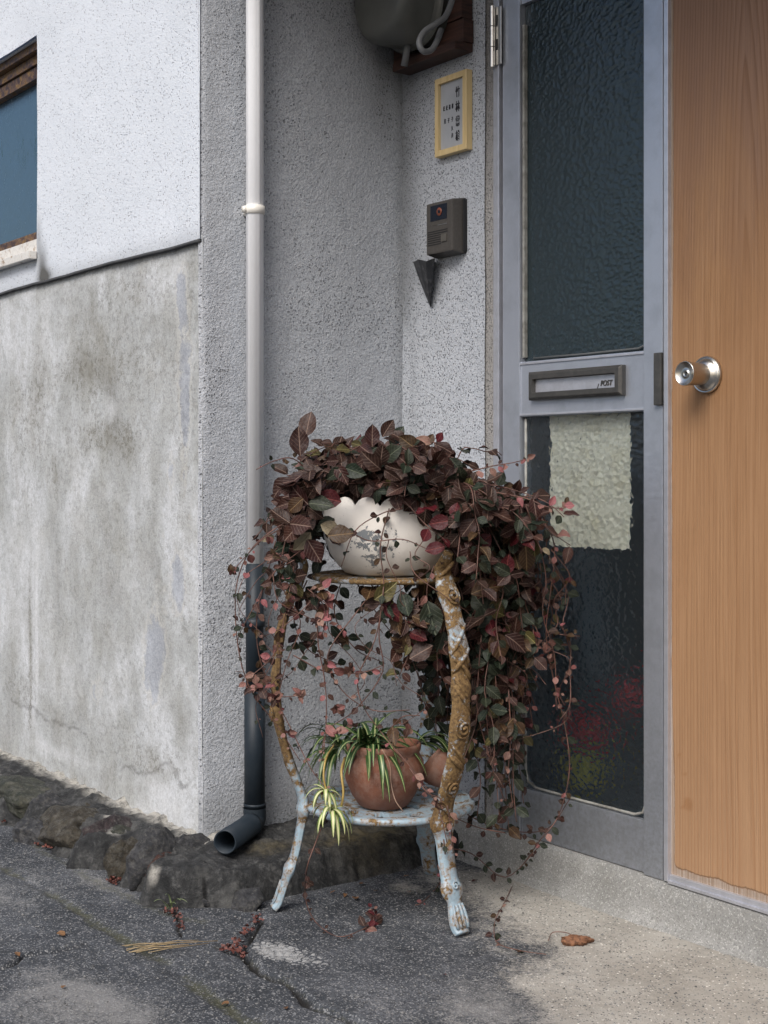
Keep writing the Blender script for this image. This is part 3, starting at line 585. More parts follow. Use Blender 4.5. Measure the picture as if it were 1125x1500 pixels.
# --- street window (part of the house)
wc = MB(); wd = 0.055
for z0, z1, y0, y1 in ((WZ1 - 0.020, WZ1, YA + 0.012, YA + wd + 0.02), (WZ1 - 0.045, WZ1 - 0.022, YA + 0.028, YA + wd + 0.02)):
    wc.box((WX0, y0, z0), (WX1, y1, z1))
GZ0 = onY(58, 341, YA + wd).z; GZ1 = onY(58, 92, YA + wd).z
wc.box((WX0, YA + 0.034, WZ1 - 0.078), (WX1 - 0.004, YA + wd + 0.02, WZ1 - 0.048))
window = wc.obj('window', win_brown, house, smooth=False)
meta(window, 'brown rusty window frame cut off at the left edge')
def sub(name, parent, fn): o = fn(parent); return o
zz0 = onY(58, 357, YA + 0.03).z; zz1 = onY(58, 341, YA + 0.03).z
box('bottom_rail', (WX0, YA + 0.018, zz0), (WX1 - 0.002, YA + wd + 0.02, zz1), win_brown, window)
nx, nz = 60, 60; a, b = np.meshgrid(np.linspace(WX0, WX1 - 0.003, nx), np.linspace(zz1 - 0.004, WZ1 - 0.05, nz), indexing='ij')
obj('pane', np.stack([a.ravel(), np.full(a.size, YA + wd), b.ravel()], 1), grid(nx, nz), glass_win, window,
    attrs=dict(stain=gb(a, b, [(30, 215, 0.3, 0.035, 1.0), (50, 210, 0.05, 0.05, 0.5)], YA + wd)))
box('window_sill', (WX0, YA - 0.008, WZ0 + 0.012), (WX1 - 0.001, YA + wd, zz0 - 0.001), win_white, window)
mb = MB(); mb.box((WX0, YA - 0.030, WZ0 - 0.004), (WX1 + 0.004, YA - 0.009, WZ0 + 0.016)); mb.obj('sill_lip', win_white, window, smooth=False, bevel=0.002)
box('window_reveal', (WX1 - 0.001, YA + 0.004, WZ0 - 0.01), (WX1 + 0.012, YA + 0.12, WZ1), stucco_front, window)
box('window_head', (WX0, YA + 0.004, WZ1 + 0.001), (WX1, YA + 0.12, WZ1 + 0.02), stucco_front, window)
box('window_backing', (WX0, YA + 0.09, WZ0 - 0.02), (WX1, YA + 0.10, WZ1), black, window)

# ================================================================== FOOTING WITH STONES
foot = thing('stone_footing', 'dark mortared stone footing running along the base of the house wall', 'footing', (-2.4, 1.3, 0))
XL, YL = -2.268, 1.262
x = np.linspace(-4.3, -2.20, 560); y = np.linspace(1.12, 1.95, 230); X, Y = np.meshgrid(x, y, indexing='ij')
n_big = fbm(X * 7, Y * 7, 4, 100) - 0.5; n_mid = fbm(X * 26, Y * 26, 4, 110) - 0.5; n_fin = fbm(X * 110, Y * 110, 3, 120) - 0.5
ed = 0.03 * n_big * 1.6 + 0.03 * n_mid
yl = YL + 0.028 * np.sin(X * 19) + 0.02 * np.sin(X * 41 + 1) - 0.02
ry = (yl - Y); rx_ = (X - XL)
cr = 0.06   # rounded corner where the two edges meet
dd = np.where((ry > -cr) & (rx_ > -cr), np.hypot(np.maximum(ry + cr, 0), np.maximum(rx_ + cr, 0)) - cr, np.maximum(ry, rx_)) - ed * np.where(X > -2.4, 0.55, 0.85)
slope = np.where(X > -2.5, 0.030, 0.055)
topz = 0.076 + 0.010 * n_big + 0.008 * n_mid - 0.10 * np.clip(YA - Y, 0, 0.2) * (X < -2.40) - 0.07 * np.clip(X - XC, 0, 0.3)
Z = topz * (1 - sstep(-0.018, 0.020 + 0.02 * (X < -2.45), dd)) + (-0.03) * sstep(0.0, 0.03 + 0.02 * (X < -2.45), dd) + 0.020 * n_mid + 0.007 * n_fin
ck = polydist(X + 0.012 * n_mid, Y + 0.012 * n_mid, [(p.x, p.y) for p in (onZ(302, 1288, 0.05), onZ(312, 1300, 0.05), onZ(308, 1322, 0.03), onZ(330, 1305, 0.05), onZ(345, 1312, 0.05), onZ(362, 1300, 0.06))])
Z -= 0.014 * np.exp(-(ck / 0.006) ** 2)
pale = np.exp(-((YA - Y) / 0.032) ** 2) * (X < XC + 0.04) * 0.9 + gb(X, X * 0 + 0.07, [], YA)
for px, py, rad in ((100, 1187, 0.012), (185, 1180, 0.014), (160, 1195, 0.012), (285, 1228, 0.035), (226, 1268, 0.014), (170, 1215, 0.02)):
    p = onZ(px, py, 0.07); pale = pale + 0.8 * np.exp(-(((X - p.x) / rad) ** 2 + ((Y - p.y) / rad) ** 2))
och = np.exp(-(((X + 2.33) / 0.07) ** 2 + ((Y - 1.66) / 0.13) ** 2)) + 0.7 * np.exp(-(((X + 2.36) / 0.05) ** 2 + ((Y - 1.45) / 0.06) ** 2))
obj('mortar_bed', np.stack([X.ravel(), Y.ravel(), Z.ravel()], 1), grid(560, 230), footing, foot, attrs=dict(pale=pale, ochre=och, crack=np.exp(-(ck / 0.005) ** 2)))
def stone(px, py, z, rx, ry, rz, mat, seed, tilt=0.0, label=None):
    c = onZ(px, py, z) + Vector((0, 0.022, -0.004)); bm = bmesh.new(); bmesh.ops.create_icosphere(bm, subdivisions=5, radius=1)
    V = np.array([v.co[:] for v in bm.verts]); Fc = [[v.index for v in f.verts] for f in bm.faces]; bm.free()
    rs = np.random.default_rng(seed); N_ = rs.normal(size=(15, 3)); N_ /= np.linalg.norm(N_, axis=1)[:, None]; dist = rs.uniform(0.62, 0.92, 15)
    dots = V @ N_.T; rad = np.where(dots > 0.05, dist[None, :] / np.maximum(dots, 0.05), 9); rad.sort(axis=1); r0_ = np.minimum(rad[:, 0], 1.05)
    n2 = fbm(V[:, 0] * 6 + 50, V[:, 1] * 6 + V[:, 2] * 5 + 70, 4, seed + 5)
    V = V * (r0_ * (0.98 + 0.22 * (n2 - 0.5)))[:, None] * np.array([rx, ry, rz]) * 1.12
    V[:, 0], V[:, 2] = V[:, 0] * math.cos(tilt) - V[:, 2] * math.sin(tilt), V[:, 0] * math.sin(tilt) + V[:, 2] * math.cos(tilt)
    o = obj('stone', V + np.array(c), Fc, mat, foot)
    if label: o['label'] = label
stone(20, 1168, 0.045, 0.15, 0.075, 0.042, stone_green, 1)
stone(92, 1215, 0.034, 0.105, 0.085, 0.056, stone_brown, 2)
stone(140, 1236, 0.034, 0.052, 0.062, 0.062, stone_purple, 3, 0.1, 'rounded purple stone')
stone(180, 1268, 0.026, 0.026, 0.055, 0.055, stone_brown, 4)
stone(207, 1270, 0.034, 0.045, 0.062, 0.068, stone_grey, 5)
stone(240, 1272, 0.036, 0.020, 0.055, 0.050, stone_red, 6, 0.15, 'narrow reddish stone')
stone(262, 1262, 0.036, 0.030, 0.055, 0.048, stone_grey, 7)
stone(290, 1305, 0.018, 0.048, 0.045, 0.040, stone_grey, 8)
stone(345, 1322, 0.008, 0.040, 0.030, 0.035, stone_grey, 9)
stone(-60, 1140, 0.035, 0.14, 0.08, 0.05, stone_grey, 10)
stone(-130, 1110, 0.035, 0.12, 0.08, 0.05, stone_purple, 11)
stone(60, 1185, 0.050, 0.05, 0.04, 0.035, stone_grey, 13)
stone(115, 1195, 0.052, 0.035, 0.03, 0.028, stone_brown, 14)
stone(165, 1228, 0.050, 0.030, 0.03, 0.025, stone_green, 15)
stone(40, 1222, 0.018, 0.06, 0.04, 0.035, stone_grey, 16)
stone(240, 1305, 0.012, 0.028, 0.03, 0.03, stone_red, 12)

# door sill
nx, nz = 320, 40; xs = np.linspace(-2.30, 0.4, nx); 
a = xs; V = []
prof = [(D + 0.10, 0.080), (D + 0.02, 0.080), (D - 0.004, 0.079), (D - 0.012, 0.074), (D - 0.017, 0.05), (D - 0.022, 0.02), (D - 0.030, 0.004), (D - 0.05, -0.01)]
V = []; 
for q in xs:
    for j, (yy_, zz_) in enumerate(prof):
        wob_ = 0.004 * (float(fbm(np.array(q * 14), np.array(j * 0.7), 3, 130)) - 0.5) * (j > 1)
        V.append((q, yy_ + wob_, zz_ + wob_))
sill = obj('door_sill', V, grid(nx, len(prof)), sill_concrete); meta(sill, 'low speckled concrete sill running under both doors', 'door sill')

# ================================================================== DRAINPIPE
dp = thing('drainpipe', 'white downpipe turning dark blue-grey below, with an elbow at the footing', 'drainpipe', (XC + 0.036, 1.478, 0.06))
pc = onX(373, 0, XC + 0.036); PX, PY = pc.x, pc.y
zsw = onX(373, 825, PX).z; zbt = EYE - 0.705
def pipe(name, z0, z1, r, mat, n=40, ridges=False):
    V = []; Fc = []
    rad = [(r * (1 + (0.07 if ridges and (k % 8) == 0 else 0))) for k in range(n)]
    for zq in (z0, z1):
        for k in range(n): q = 2 * math.pi * k / n; V.append((PX + rad[k] * math.cos(q), PY + rad[k] * math.sin(q), zq))
    for k in range(n): Fc.append((k, (k + 1) % n, n + (k + 1) % n, n + k))
    Fc.append(tuple(range(n))[::-1]); Fc.append(tuple(n + k for k in range(n)))
    o = obj(name, V, Fc, mat, dp)
    try:
        bpy.context.view_layer.objects.active = None
    except Exception: pass
    for p in o.data.polygons:
        if len(p.vertices) > 4: p.use_smooth = False
    return o
pipe('white_pipe', zsw, 3.6, 0.0178, pvc_w, ridges=True)
zc = onX(373, 905, PX).z; zc2 = onX(373, 1010, PX).z; 
pipe('dark_pipe_thin', zc2, zsw - 0.0005, 0.0182, pvc_d)
pipe('dark_pipe', zbt + 0.015, zc2 - 0.0005, 0.0212, pvc_d)
pipe('socket', onX(373, 1180, PX).z, onX(373, 1176, PX).z, 0.0222, pvc_d)
def bracket(py, mat, r, name='bracket'):
    z = onX(373, py, PX).z; b = MB(); b.lathe([(r, -0.009), (r + 0.003, -0.008), (r + 0.003, 0.008), (r, 0.009), (r - 0.004, 0.009), (r - 0.004, -0.009), (r, -0.009)], (PX, PY, z), n=32)
    b.box((PX - 0.037, PY - 0.006, z - 0.008), (PX - r, PY + 0.006, z + 0.008)); b.box((PX - 0.008, PY - r - 0.008, z - 0.006), (PX + 0.003, PY - r - 0.001, z + 0.006))
    return b.obj(name, mat, dp)
bracket(308, pvc_c, 0.0180); bracket(912, pvc_d, 0.0190)
mouth = Vector((-2.345, 1.350, EYE - 0.713)); top = Vector((PX, PY, zbt + 0.02))
eb = Vector((PX, PY, zbt - 0.012)); dirm = (mouth - eb).normalized()
path = [top, Vector((PX, PY, zbt)), eb + Vector((0, 0, 0.004)) + dirm * 0.008, eb + dirm * 0.026]
b = MB(); b.tube(catmull(path, 5), 0.0232, 28, cap=False); b.obj('elbow', pvc_d, dp)
b = MB(); r0 = 0.0232
ax = (mouth - eb).normalized(); L_ = (mouth - eb).length
b.lathe([(0.0205, 0.02), (r0 + 0.0015, 0.022), (r0 + 0.0015, 0.034), (r0, 0.036), (r0, L_), (r0 - 0.003, L_), (r0 - 0.003, 0.03)], eb, axis=ax, n=36); b.obj('outlet', pvc_d, dp)
b = MB(); b.lathe([(0.0, 0.032), (r0 - 0.0035, 0.032)], eb, axis=ax, n=24); b.obj('outlet_inside', black, dp)

# ================================================================== GLAZED ALUMINIUM DOOR
gd = thing('glazed_door', 'grey aluminium door with two rippled glass panes and a mail slot', 'door', (XD(860), D, 0.08))
ZB = ZD(975, 1289); ZT = 1.86
x0, x1, x2, x3 = XD(738.5), XD(763), XD(946), XD(974)
zmt, zmb = ZD(757, 531), ZD(757, 611); zgb = ZD(765, 1154); zgt = ZD(762, 7)
box('stile', (x0, D - 0.004, ZB), (x1, D + 0.03, ZT), alu, gd)
box('stile', (x2, D - 0.006, ZB), (x3, D + 0.03, ZT), alu, gd)
box('middle_rail', (x1 - 0.004, D + 0.000, zmb), (x2 - 0.0005, D + 0.026, zmt), alu, gd)
box('bottom_rail', (x1 + 0.0005, D + 0.001, ZB + 0.001), (x2 - 0.0005, D + 0.027, zgb), alu, gd)
box('top_rail', (x1 + 0.0005, D + 0.001, zgt), (x2 - 0.0005, D + 0.027, ZT), alu, gd)
for py_ in (531, 611):   # small ridges on the middle rail
    z = ZD(757, py_) + (-0.004 if py_ == 531 else 0.004)
    box('rail_ridge', (x1 - 0.004, D - 0.0025, z - 0.002), (x2 - 0.001, D - 0.0001, z + 0.002), alu2, gd, 0.0006)
box('upper_pane', (x1 + 0.001, D + 0.012, zmt + 0.0005), (x2 - 0.001, D + 0.017, zgt - 0.0005), glass_up, gd, 0)
box('lower_pane', (x1 + 0.001, D + 0.012, zgb + 0.0005), (x2 - 0.001, D + 0.017, zmb - 0.0005), glass_low, gd, 0)
def gask(name, xa, xb, za, zb, c, mat, r=0.0028, Yg=D + 0.007, sides='LBR'):
    pts = []
    if 'L' in sides: pts += [(xa, Yg, zb), (xa, Yg, za + c), (xa + c * 0.25, Yg, za + c * 0.3)]
    pts += [(xa + c, Yg, za), ((xa + xb) / 2, Yg, za - 0.001), (xb - c, Yg, za)]
    if 'R' in sides: pts += [(xb - c * 0.3, Yg, za + c * 0.25), (xb, Yg, za + c), (xb, Yg, zb)]
    b = MB(); b.tube(pts, r, 6); return b.obj(name, mat, gd)
gask('gasket', x1 + 0.007, x2 - 0.004, zgb + 0.005, zmb - 0.004, 0.03, gasket)
box('gasket', (x1 + 0.002, D + 0.002, ZD(765, 524)), (x1 + 0.008, D + 0.011, ZD(765, 36)), gasket, gd, 0.001)
gask('gasket', x1 + 0.010, x2 - 0.003, zmt + 0.006, zgt - 0.01, 0.02, gasket2, 0.002, sides='BR')
# mail slot
ms0, ms1 = XD(780), XD(917); mz0, mz1 = ZD(848, 583), ZD(848, 540)
def frame_ring(a, b, wdt, y0, y1, cham=0.0):
    mb = MB(); (xa, za), (xb, zb) = a, b
    o_ = [(xa, za), (xb, za), (xb, zb), (xa, zb)]; i_ = [(xa + wdt, za + wdt), (xb - wdt, za + wdt), (xb - wdt, zb - wdt), (xa + wdt, zb - wdt)]
    oc = [(xa + cham, za + cham), (xb - cham, za + cham), (xb - cham, zb - cham), (xa + cham, zb - cham)]
    V = [(p[0], y1, p[1]) for p in o_] + [(p[0], y0 + cham, p[1]) for p in o_] + [(p[0], y0, p[1]) for p in oc] + [(p[0], y0, p[1]) for p in i_] + [(p[0], y1, p[1]) for p in i_]
    Fc = []
    for L in range(4):
        for k in range(4): Fc.append((L * 4 + k, L * 4 + (k + 1) % 4, L * 4 + 4 + (k + 1) % 4, L * 4 + 4 + k))
    for k in range(4): Fc.append((16 + k, 16 + (k + 1) % 4, (k + 1) % 4, k))
    return mb.add(V, Fc)
slot = frame_ring((ms0, mz0), (ms1, mz1), 0.0150, D - 0.015, D - 0.0005, 0.005).obj('mail_slot', bronze, gd, smooth=False, bevel=0.0012)
box('flap', (ms0 + 0.0152, D - 0.006, mz0 + 0.0152), (ms1 - 0.0152, D - 0.002, mz1 - 0.0152), alu2, slot, 0.001)
def text(s, size, loc, mat, parent, name='lettering', ext=0.0004, shear=0.0, sx=1.0, space=1.0, weight=0.0):
    cu = bpy.data.curves.new('t', 'FONT'); cu.body = s; cu.size = size; cu.extrude = ext; cu.align_x = 'CENTER'; cu.align_y = 'CENTER'; cu.shear = shear; cu.space_line = space; cu.offset = weight
    o = bpy.data.objects.new('t', cu); COL.objects.link(o)
    bpy.context.view_layer.update(); dg = bpy.context.evaluated_depsgraph_get()
    me = bpy.data.meshes.new_from_object(o.evaluated_get(dg)); bpy.data.objects.remove(o)
    V = np.array([v.co[:] for v in me.vertices]); Fc = [list(p.vertices) for p in me.polygons]
    if len(V) == 0: return None
    W_ = np.stack([V[:, 0] * sx + loc[0], -V[:, 2] + loc[1], V[:, 1] + loc[2]], 1)
    return obj(name, W_, Fc, mat, parent, smooth=False)
ft = (mz0 + mz1) / 2
text('POST', 0.0145, (ms1 - 0.044, D - 0.0068, ft - 0.004), bronze, slot, ext=0.0010, shear=0.25, sx=0.85, weight=0.0002)
text('l', 0.016, (ms1 - 0.068, D - 0.0064, ft - 0.010), bronze, slot, name='scratch', shear=0.4)
# pull on the meeting stile
pl0, pl1 = XD(963.5), XD(977)
mb = MB(); z0, z1 = ZD(970, 594), ZD(970, 517); xm = XD(968.5)
pull = box('pull_handle', (XD(965), D - 0.014, z0), (XD(975.5), D - 0.0062, z1), bronze, gd, 0.002)
# left jamb, hinge, meeting jamb
jl = thing('door_frame', 'narrow pale aluminium frame around the doors', 'door frame', (XJ, D, 0.08))
box('side_jamb', (XJ + 0.0005, D - 0.010, ZB), (XD(735.5), D + 0.05, 1.985), alu2, jl)
box('head_jamb', (XD(735.5), D - 0.008, 1.875), (-0.625, D + 0.05, 1.985), alu2, jl)
box('gap_backing', (XD(735.6), D + 0.022, ZB), (x0 - 0.0002, D + 0.028, 1.875), black, jl, 0)
box('gap_backing', (x3 + 0.0002, D + 0.022, ZB), (XD(976.3), D + 0.028, 1.875), black, jl, 0)
hz0, hz1 = ZD(731, 101), ZD(731, 11)
hinge = box('hinge', (XD(733.3), D - 0.014, hz0 + 0.004), (XD(740.5), D - 0.0102, hz1 - 0.004), steel, gd, 0.001)
hb = MB(); hx = XD(731); L3 = (hz1 - hz0) / 3
for i in range(3): hb.lathe([(0, hz0 + i * L3), (0.0052, hz0 + i * L3 + 0.0005), (0.0052, hz0 + (i + 1) * L3 - 0.0012), (0, hz0 + (i + 1) * L3 - 0.0008)], (hx, D - 0.018, 0), n=18)
hb.obj('knuckle', steel, hinge, smooth=False)
for i in (0.27, 0.66):
    zz = hz0 + (hz1 - hz0) * i; box('slot_recess', (XD(734.6), D - 0.0148, zz), (XD(736.6), D - 0.0139, zz + 0.022), black, hinge, 0)

# ================================================================== WOODEN DOOR
wdr = thing('wooden_door', 'brown wood-veneer door with weathered edges and a round metal knob', 'door', (XD(1100), D, 0.08))
xa, xb = XD(984.5), -0.70; za, zb = ZD(985, 1291) + 0.014, 1.868
box('edge_channel', (XD(977), D - 0.009, ZD(985, 1291)), (XD(983.5), D + 0.03, 1.87), alu2, wdr, 0.0012)
box('bottom_channel', (XD(984), D - 0.007, ZD(985, 1291)), (xb, D + 0.03, za - 0.001), alu2, wdr, 0.0015)
box('channel_lip', (XD(984), D - 0.011, ZD(985, 1291) - 0.002), (xb, D - 0.0072, ZD(985, 1291) + 0.0035), alu2, wdr, 0.0008)
nx, nz = 150, 330; a, b = np.meshgrid(np.linspace(xa - 0.003, xb, nx), np.linspace(za - 0.002, zb, nz), indexing='ij')
e_ = np.maximum(np.exp(-((a - xa) / 0.010)) * (0.55 + 0.5 * sstep(0.45, 0.2, b) + 0.2 * sstep(0.9, 1.3, b)), np.exp(-((b - za) / 0.022)) * 0.98) 
r_ = np.hypot(np.clip(0.05 - (a - xa), 0, 1), np.clip(0.06 - (b - za), 0, 1)); e_ = np.maximum(e_, 0.62 * sstep(0.040, 0.066, r_))
sp_ = np.zeros_like(a)
for px, py, r in ((1008, 1178, 0.010), (1000, 1183, 0.003), (996, 1107, 0.003), (1002, 1133, 0.004)):
    p = onY(px, py, D); sp_ += sstep(1.1, 0.8, np.hypot((a - p.x) / r, (b - p.z) / (r * 1.3)))
yy = D + 0.0015 * (fbm(a * 5, b * 3, 3, 140) - 0.5)
obj('veneer_panel', np.stack([a.ravel(), yy.ravel(), b.ravel()], 1), grid(nx, nz), veneer, wdr, attrs=dict(edge=e_, spot=sp_))
box('core', (xa, D + 0.004, za), (xb, D + 0.03, zb), veneer, wdr, 0)
kc = onY(1037, 549, D); ax = (0, -1, 0)
kb = MB(); kb.lathe([(0.0, 0.0), (0.0320, 0.0), (0.0325, 0.003), (0.0310, 0.006), (0.0302, 0.0065), (0.0292, 0.0052), (0.0284, 0.0055), (0.0270, 0.0075), (0.0225, 0.0125), (0.0165, 0.015)], kc + Vector((0, -0.0015, 0)), axis=ax, n=48)
knob = kb.obj('doorknob', steel, wdr)
kb = MB(); kb.lathe([(0.0170, 0.010), (0.0172, 0.014), (0.0188, 0.017), (0.0192, 0.030), (0.0205, 0.052), (0.0210, 0.0575), (0.0206, 0.0600)], kc, axis=ax, n=48); kb.obj('grip', knob_side, knob)
kb = MB(); kb.lathe([(0.0208, 0.0598), (0.0202, 0.0612), (0.0195, 0.0602), (0.012, 0.0570), (0.0065, 0.0555), (0.0060, 0.0575), (0.0052, 0.0580), (0.0045, 0.0572), (0.0, 0.0572)], kc, axis=ax, n=48); kb.obj('face', steel, knob)
kb = MB(); kb.lathe([(0.0, 0.0578), (0.0018, 0.0578)], kc + Vector((0, 0, 0.0012)), axis=ax, n=12); kb.box((kc.x - 0.0007, kc.y - 0.0579, kc.z - 0.0035), (kc.x + 0.0007, kc.y - 0.0577, kc.z + 0.001)); kb.obj('keyhole', black, knob)

# ================================================================== BEHIND THE GLASS
pp0 = onY(806, 612, D + 0.026); pp1 = onY(924, 806, D + 0.026)
nx, nz = 12, 16; a, b = np.meshgrid(np.linspace(pp0.x, pp1.x, nx), np.linspace(pp1.z, pp0.z + 0.02, nz), indexing='ij')
pv = np.stack([a.ravel(), (D + 0.026 + 0.003 * fbm(a * 12, b * 12, 2, 5)).ravel(), b.ravel()], 1)
o = obj('paper_sheet', pv, grid(nx, nz), paper_m); meta(o, 'yellowed cream sheet taped behind the lower door pane', 'paper')
def blobthing(name, label, cat, c, r, mat, seed):
    bm = bmesh.new(); bmesh.ops.create_icosphere(bm, subdivisions=3, radius=1)
    V = np.array([v.co[:] for v in bm.verts]); Fc = [[v.index for v in f.verts] for f in bm.faces]; bm.free()
    n = fbm(V[:, 0] * 2 + 20, V[:, 1] * 2 + V[:, 2] + 20, 3, seed); V = np.sign(V) * np.abs(V) ** 0.7 * (0.8 + 0.4 * n)[:, None] * np.array(r) + np.array(c)
    o = obj(name, V, Fc, mat); meta(o, label, cat)
blobthing('red_bag', 'blurred red shape low behind the lower glass pane', 'bag', onY(858, 1066, D + 0.20), (0.058, 0.03, 0.036), red_m, 1)
blobthing('yellow_bag', 'blurred yellow shape under the red one behind the glass', 'bag', onY(856, 1128, D + 0.20), (0.045, 0.03, 0.036), yel_m, 2)
blobthing('grey_sheen', 'tall dim grey shape added behind the lower glass pane for its pale sheen', 'sheen', onY(865, 905, D + 0.24), (0.050, 0.02, 0.17), gry_m, 3)  # grey shape put in to give the pane its pale sheen
blobthing('red_box', 'small dim red shape behind the lower glass pane beside the stile', 'box', onY(930, 1020, D + 0.22), (0.03, 0.03, 0.03), red_m, 4)

# ================================================================== METER, NAME PLATE, INTERCOM
mt = thing('electric_meter', 'rounded grey electric meter on a dark board high in the corner', 'electric meter', (-2.40, D, 1.68))
bz = ZD(695, 68)
for i in range(3):
    box('board', (XC + 0.006, D - 0.030 - 0.003 * (i % 2), bz + 0.006 + i * 0.05), (XD(695) - 0.003 * i, D - 0.003, bz + 0.054 + i * 0.05), board_m, mt, 0.001)
box('board', (XC + 0.03, D - 0.050, bz - 0.012), (XD(694), D - 0.003, bz + 0.005), board_m, mt, 0.001)
def capsule(cx_, y0, y1, z0, z1, rx, r1, n=40):
    V = []; Fc = []
    lay = [(y1, 1.0), (y1, 1.0), (y0 + 0.03, 1.0), (y0 + 0.012, 0.96), (y0 + 0.003, 0.88), (y0, 0.78), (y0, 0.0)]
    for yq, s in lay:
        for k in range(n):
            q = 2 * math.pi * k / n; ex = 0.75
            cxq = math.copysign(abs(math.cos(q)) ** ex, math.cos(q)); szq = math.copysign(abs(math.sin(q)) ** ex, math.sin(q))
            V.append((cx_ + rx * s * cxq, yq, (z0 + z1) / 2 + (z1 - z0) / 2 * s * szq))
    for i in range(len(lay) - 1):
        for k in range(n): Fc.append((i * n + k, i * n + (k + 1) % n, (i + 1) * n + (k + 1) % n, (i + 1) * n + k))
    return V, Fc
mcz = EYE + 0.905
V, Fc = capsule(-2.372, D - 0.155, D - 0.032, mcz, mcz + 0.26, 0.100, 0); obj('casing', V, Fc, meter_m, mt)
V, Fc = capsule(-2.372, D - 0.085, D - 0.060, mcz - 0.007, mcz + 0.27, 0.108, 0); obj('flange', V, Fc, meter_m, mt)
loop = [at(668, -20, 2.86), at(655, 20, 2.84), at(640, 34, 2.82), at(622, 46, 2.81), at(614, 62, 2.80), at(620, 75, 2.80), at(632, 73, 2.82), at(641, 58, 2.84), at(646, 44, 2.87)]
b = MB(); b.tube(catmull(loop, 6), 0.0062, 10); b.obj('cable', cable_m, mt)
b = MB(); b.tube([at(598, 50, 2.98), at(596, 75, 2.98), at(592, 97, 2.99)], 0.0075, 10); b.obj('cable', cable_m, mt)

npz = thing('name_plate', 'small pale wood-framed name plate with brushed black characters', 'name plate', (XD(665), D, ZD(665, 165)))
Yn = D - 0.018
na, nb = onY(636.5, 0, Yn).x, onY(683, 0, Yn).x; nz0, nz1 = onY(637, 231, Yn).z, onY(637, 117, Yn).z
frame_ring((na, nz0), (nb, nz1), 0.0125, Yn, D - 0.002, 0.0008).obj('frame', pale_wood, npz, smooth=False)
pl = box('plate', (na + 0.0127, Yn + 0.007, nz0 + 0.0127), (nb - 0.0127, D - 0.003, nz1 - 0.0127), plate, npz, 0)
W_ = (nb - na); cz = (nz0 + nz1) / 2; Hh = (nz1 - nz0)
Yt = Yn + 0.0064
for i, ch in enumerate('竹林常雄'):
    text(ch, 0.0240, (na + W_ * 0.66, Yt, nz1 - Hh * (0.245 + 0.185 * i)), ink, npz, sx=0.62, weight=0.0003)
for i, ch in enumerate('五町竹三一番'):
    text(ch, 0.0100, (na + W_ * 0.835, Yt, nz1 - Hh * (0.16 + 0.135 * i)), ink2, npz, sx=0.6)
for i, ch in enumerate('久美'):
    text(ch, 0.0105, (na + W_ * 0.49, Yt, nz1 - Hh * (0.68 + 0.09 * i)), ink2, npz, sx=0.65)
for i, ch in enumerate('紀裕'):
    for j in range(2): text(ch, 0.0115, (na + W_ * (0.23 + 0.09 * (i * 2 + j)), Yt, nz1 - Hh * 0.40), ink, npz, sx=0.5)
for i, ch in enumerate('晃子子'):
    text(ch, 0.0115, (na + W_ * (0.26 + 0.115 * i), Yt, nz1 - Hh * 0.565), ink2 if i == 0 else ink, npz, sx=0.6)

ic = thing('intercom', 'dark brown intercom box with camera window and speaker slots', 'intercom', (XD(660), D, ZD(660, 375)))
Yi = D - 0.036; ia, ib = onY(624.5, 0, Yi).x, onY(662.5, 0, Yi).x; iz0, iz1 = onY(640, 371, Yi).z, onY(640, 296, Yi).z
# tapered housing
mb = MB(); tp = 0.005
V = [(ia - tp, D - 0.001, iz0 - tp), (ib + tp, D - 0.001, iz0 - tp), (ib + tp, D - 0.001, iz1 + tp), (ia - tp, D - 0.001, iz1 + tp), (ia, Yi, iz0), (ib, Yi, iz0), (ib, Yi, iz1), (ia, Yi, iz1)]
Fc = [(0, 1, 2, 3), (4, 7, 6, 5), (0, 4, 5, 1), (1, 5, 6, 2), (2, 6, 7, 3), (3, 7, 4, 0)]
obj('housing', V, Fc, ic_plastic, ic, smooth=False, bevel=0.004)
wI, hI = ib - ia, iz1 - iz0
fx = lambda u: ia + wI * u
fz = lambda v: iz1 - hI * v
cw = box('camera_window', (fx(0.17), Yi - 0.0008, fz(0.36)), (fx(0.80), Yi + 0.001, fz(0.06)), ic_glass, ic, 0.0003)
b = MB(); b.lathe([(0, 0), (0.0035, 0), (0.0085, 0.001), (0.0085, 0)], (fx(0.52), Yi - 0.0010, fz(0.20)), axis=(0, -1, 0), n=24); b.obj('lens', ic_lens, cw)
b = MB(); b.lathe([(0, 0.0016), (0.0035, 0.0014)], (fx(0.52), Yi - 0.0010, fz(0.20)), axis=(0, -1, 0), n=20); b.obj('lens_pupil', ic_glass, cw)
box('trim_line', (fx(0.20), Yi - 0.0007, fz(0.435)), (fx(0.82), Yi + 0.001, fz(0.425)), ic_button, ic, 0)
box('print_line', (fx(0.45), Yi - 0.0007, fz(0.462)), (fx(0.80), Yi + 0.001, fz(0.447)), cable_m, ic, 0)
for i in range(7):
    v_ = 0.555 + i * 0.043; box('speaker_slot', (fx(0.06), Yi - 0.0006, fz(v_ + 0.02)), (fx(0.82 if i < 2 else 0.56), Yi + 0.001, fz(v_)), black, ic, 0)
box('call_button', (fx(0.60), Yi - 0.0025, fz(0.80)), (fx(0.80), Yi + 0.001, fz(0.66)), ic_button, ic, 0.001)
box('backing', (ib + tp, D - 0.012, iz0 - tp + 0.004), (ib + tp + 0.0035, D - 0.001, iz1 + tp - 0.004), black, ic, 0.001)

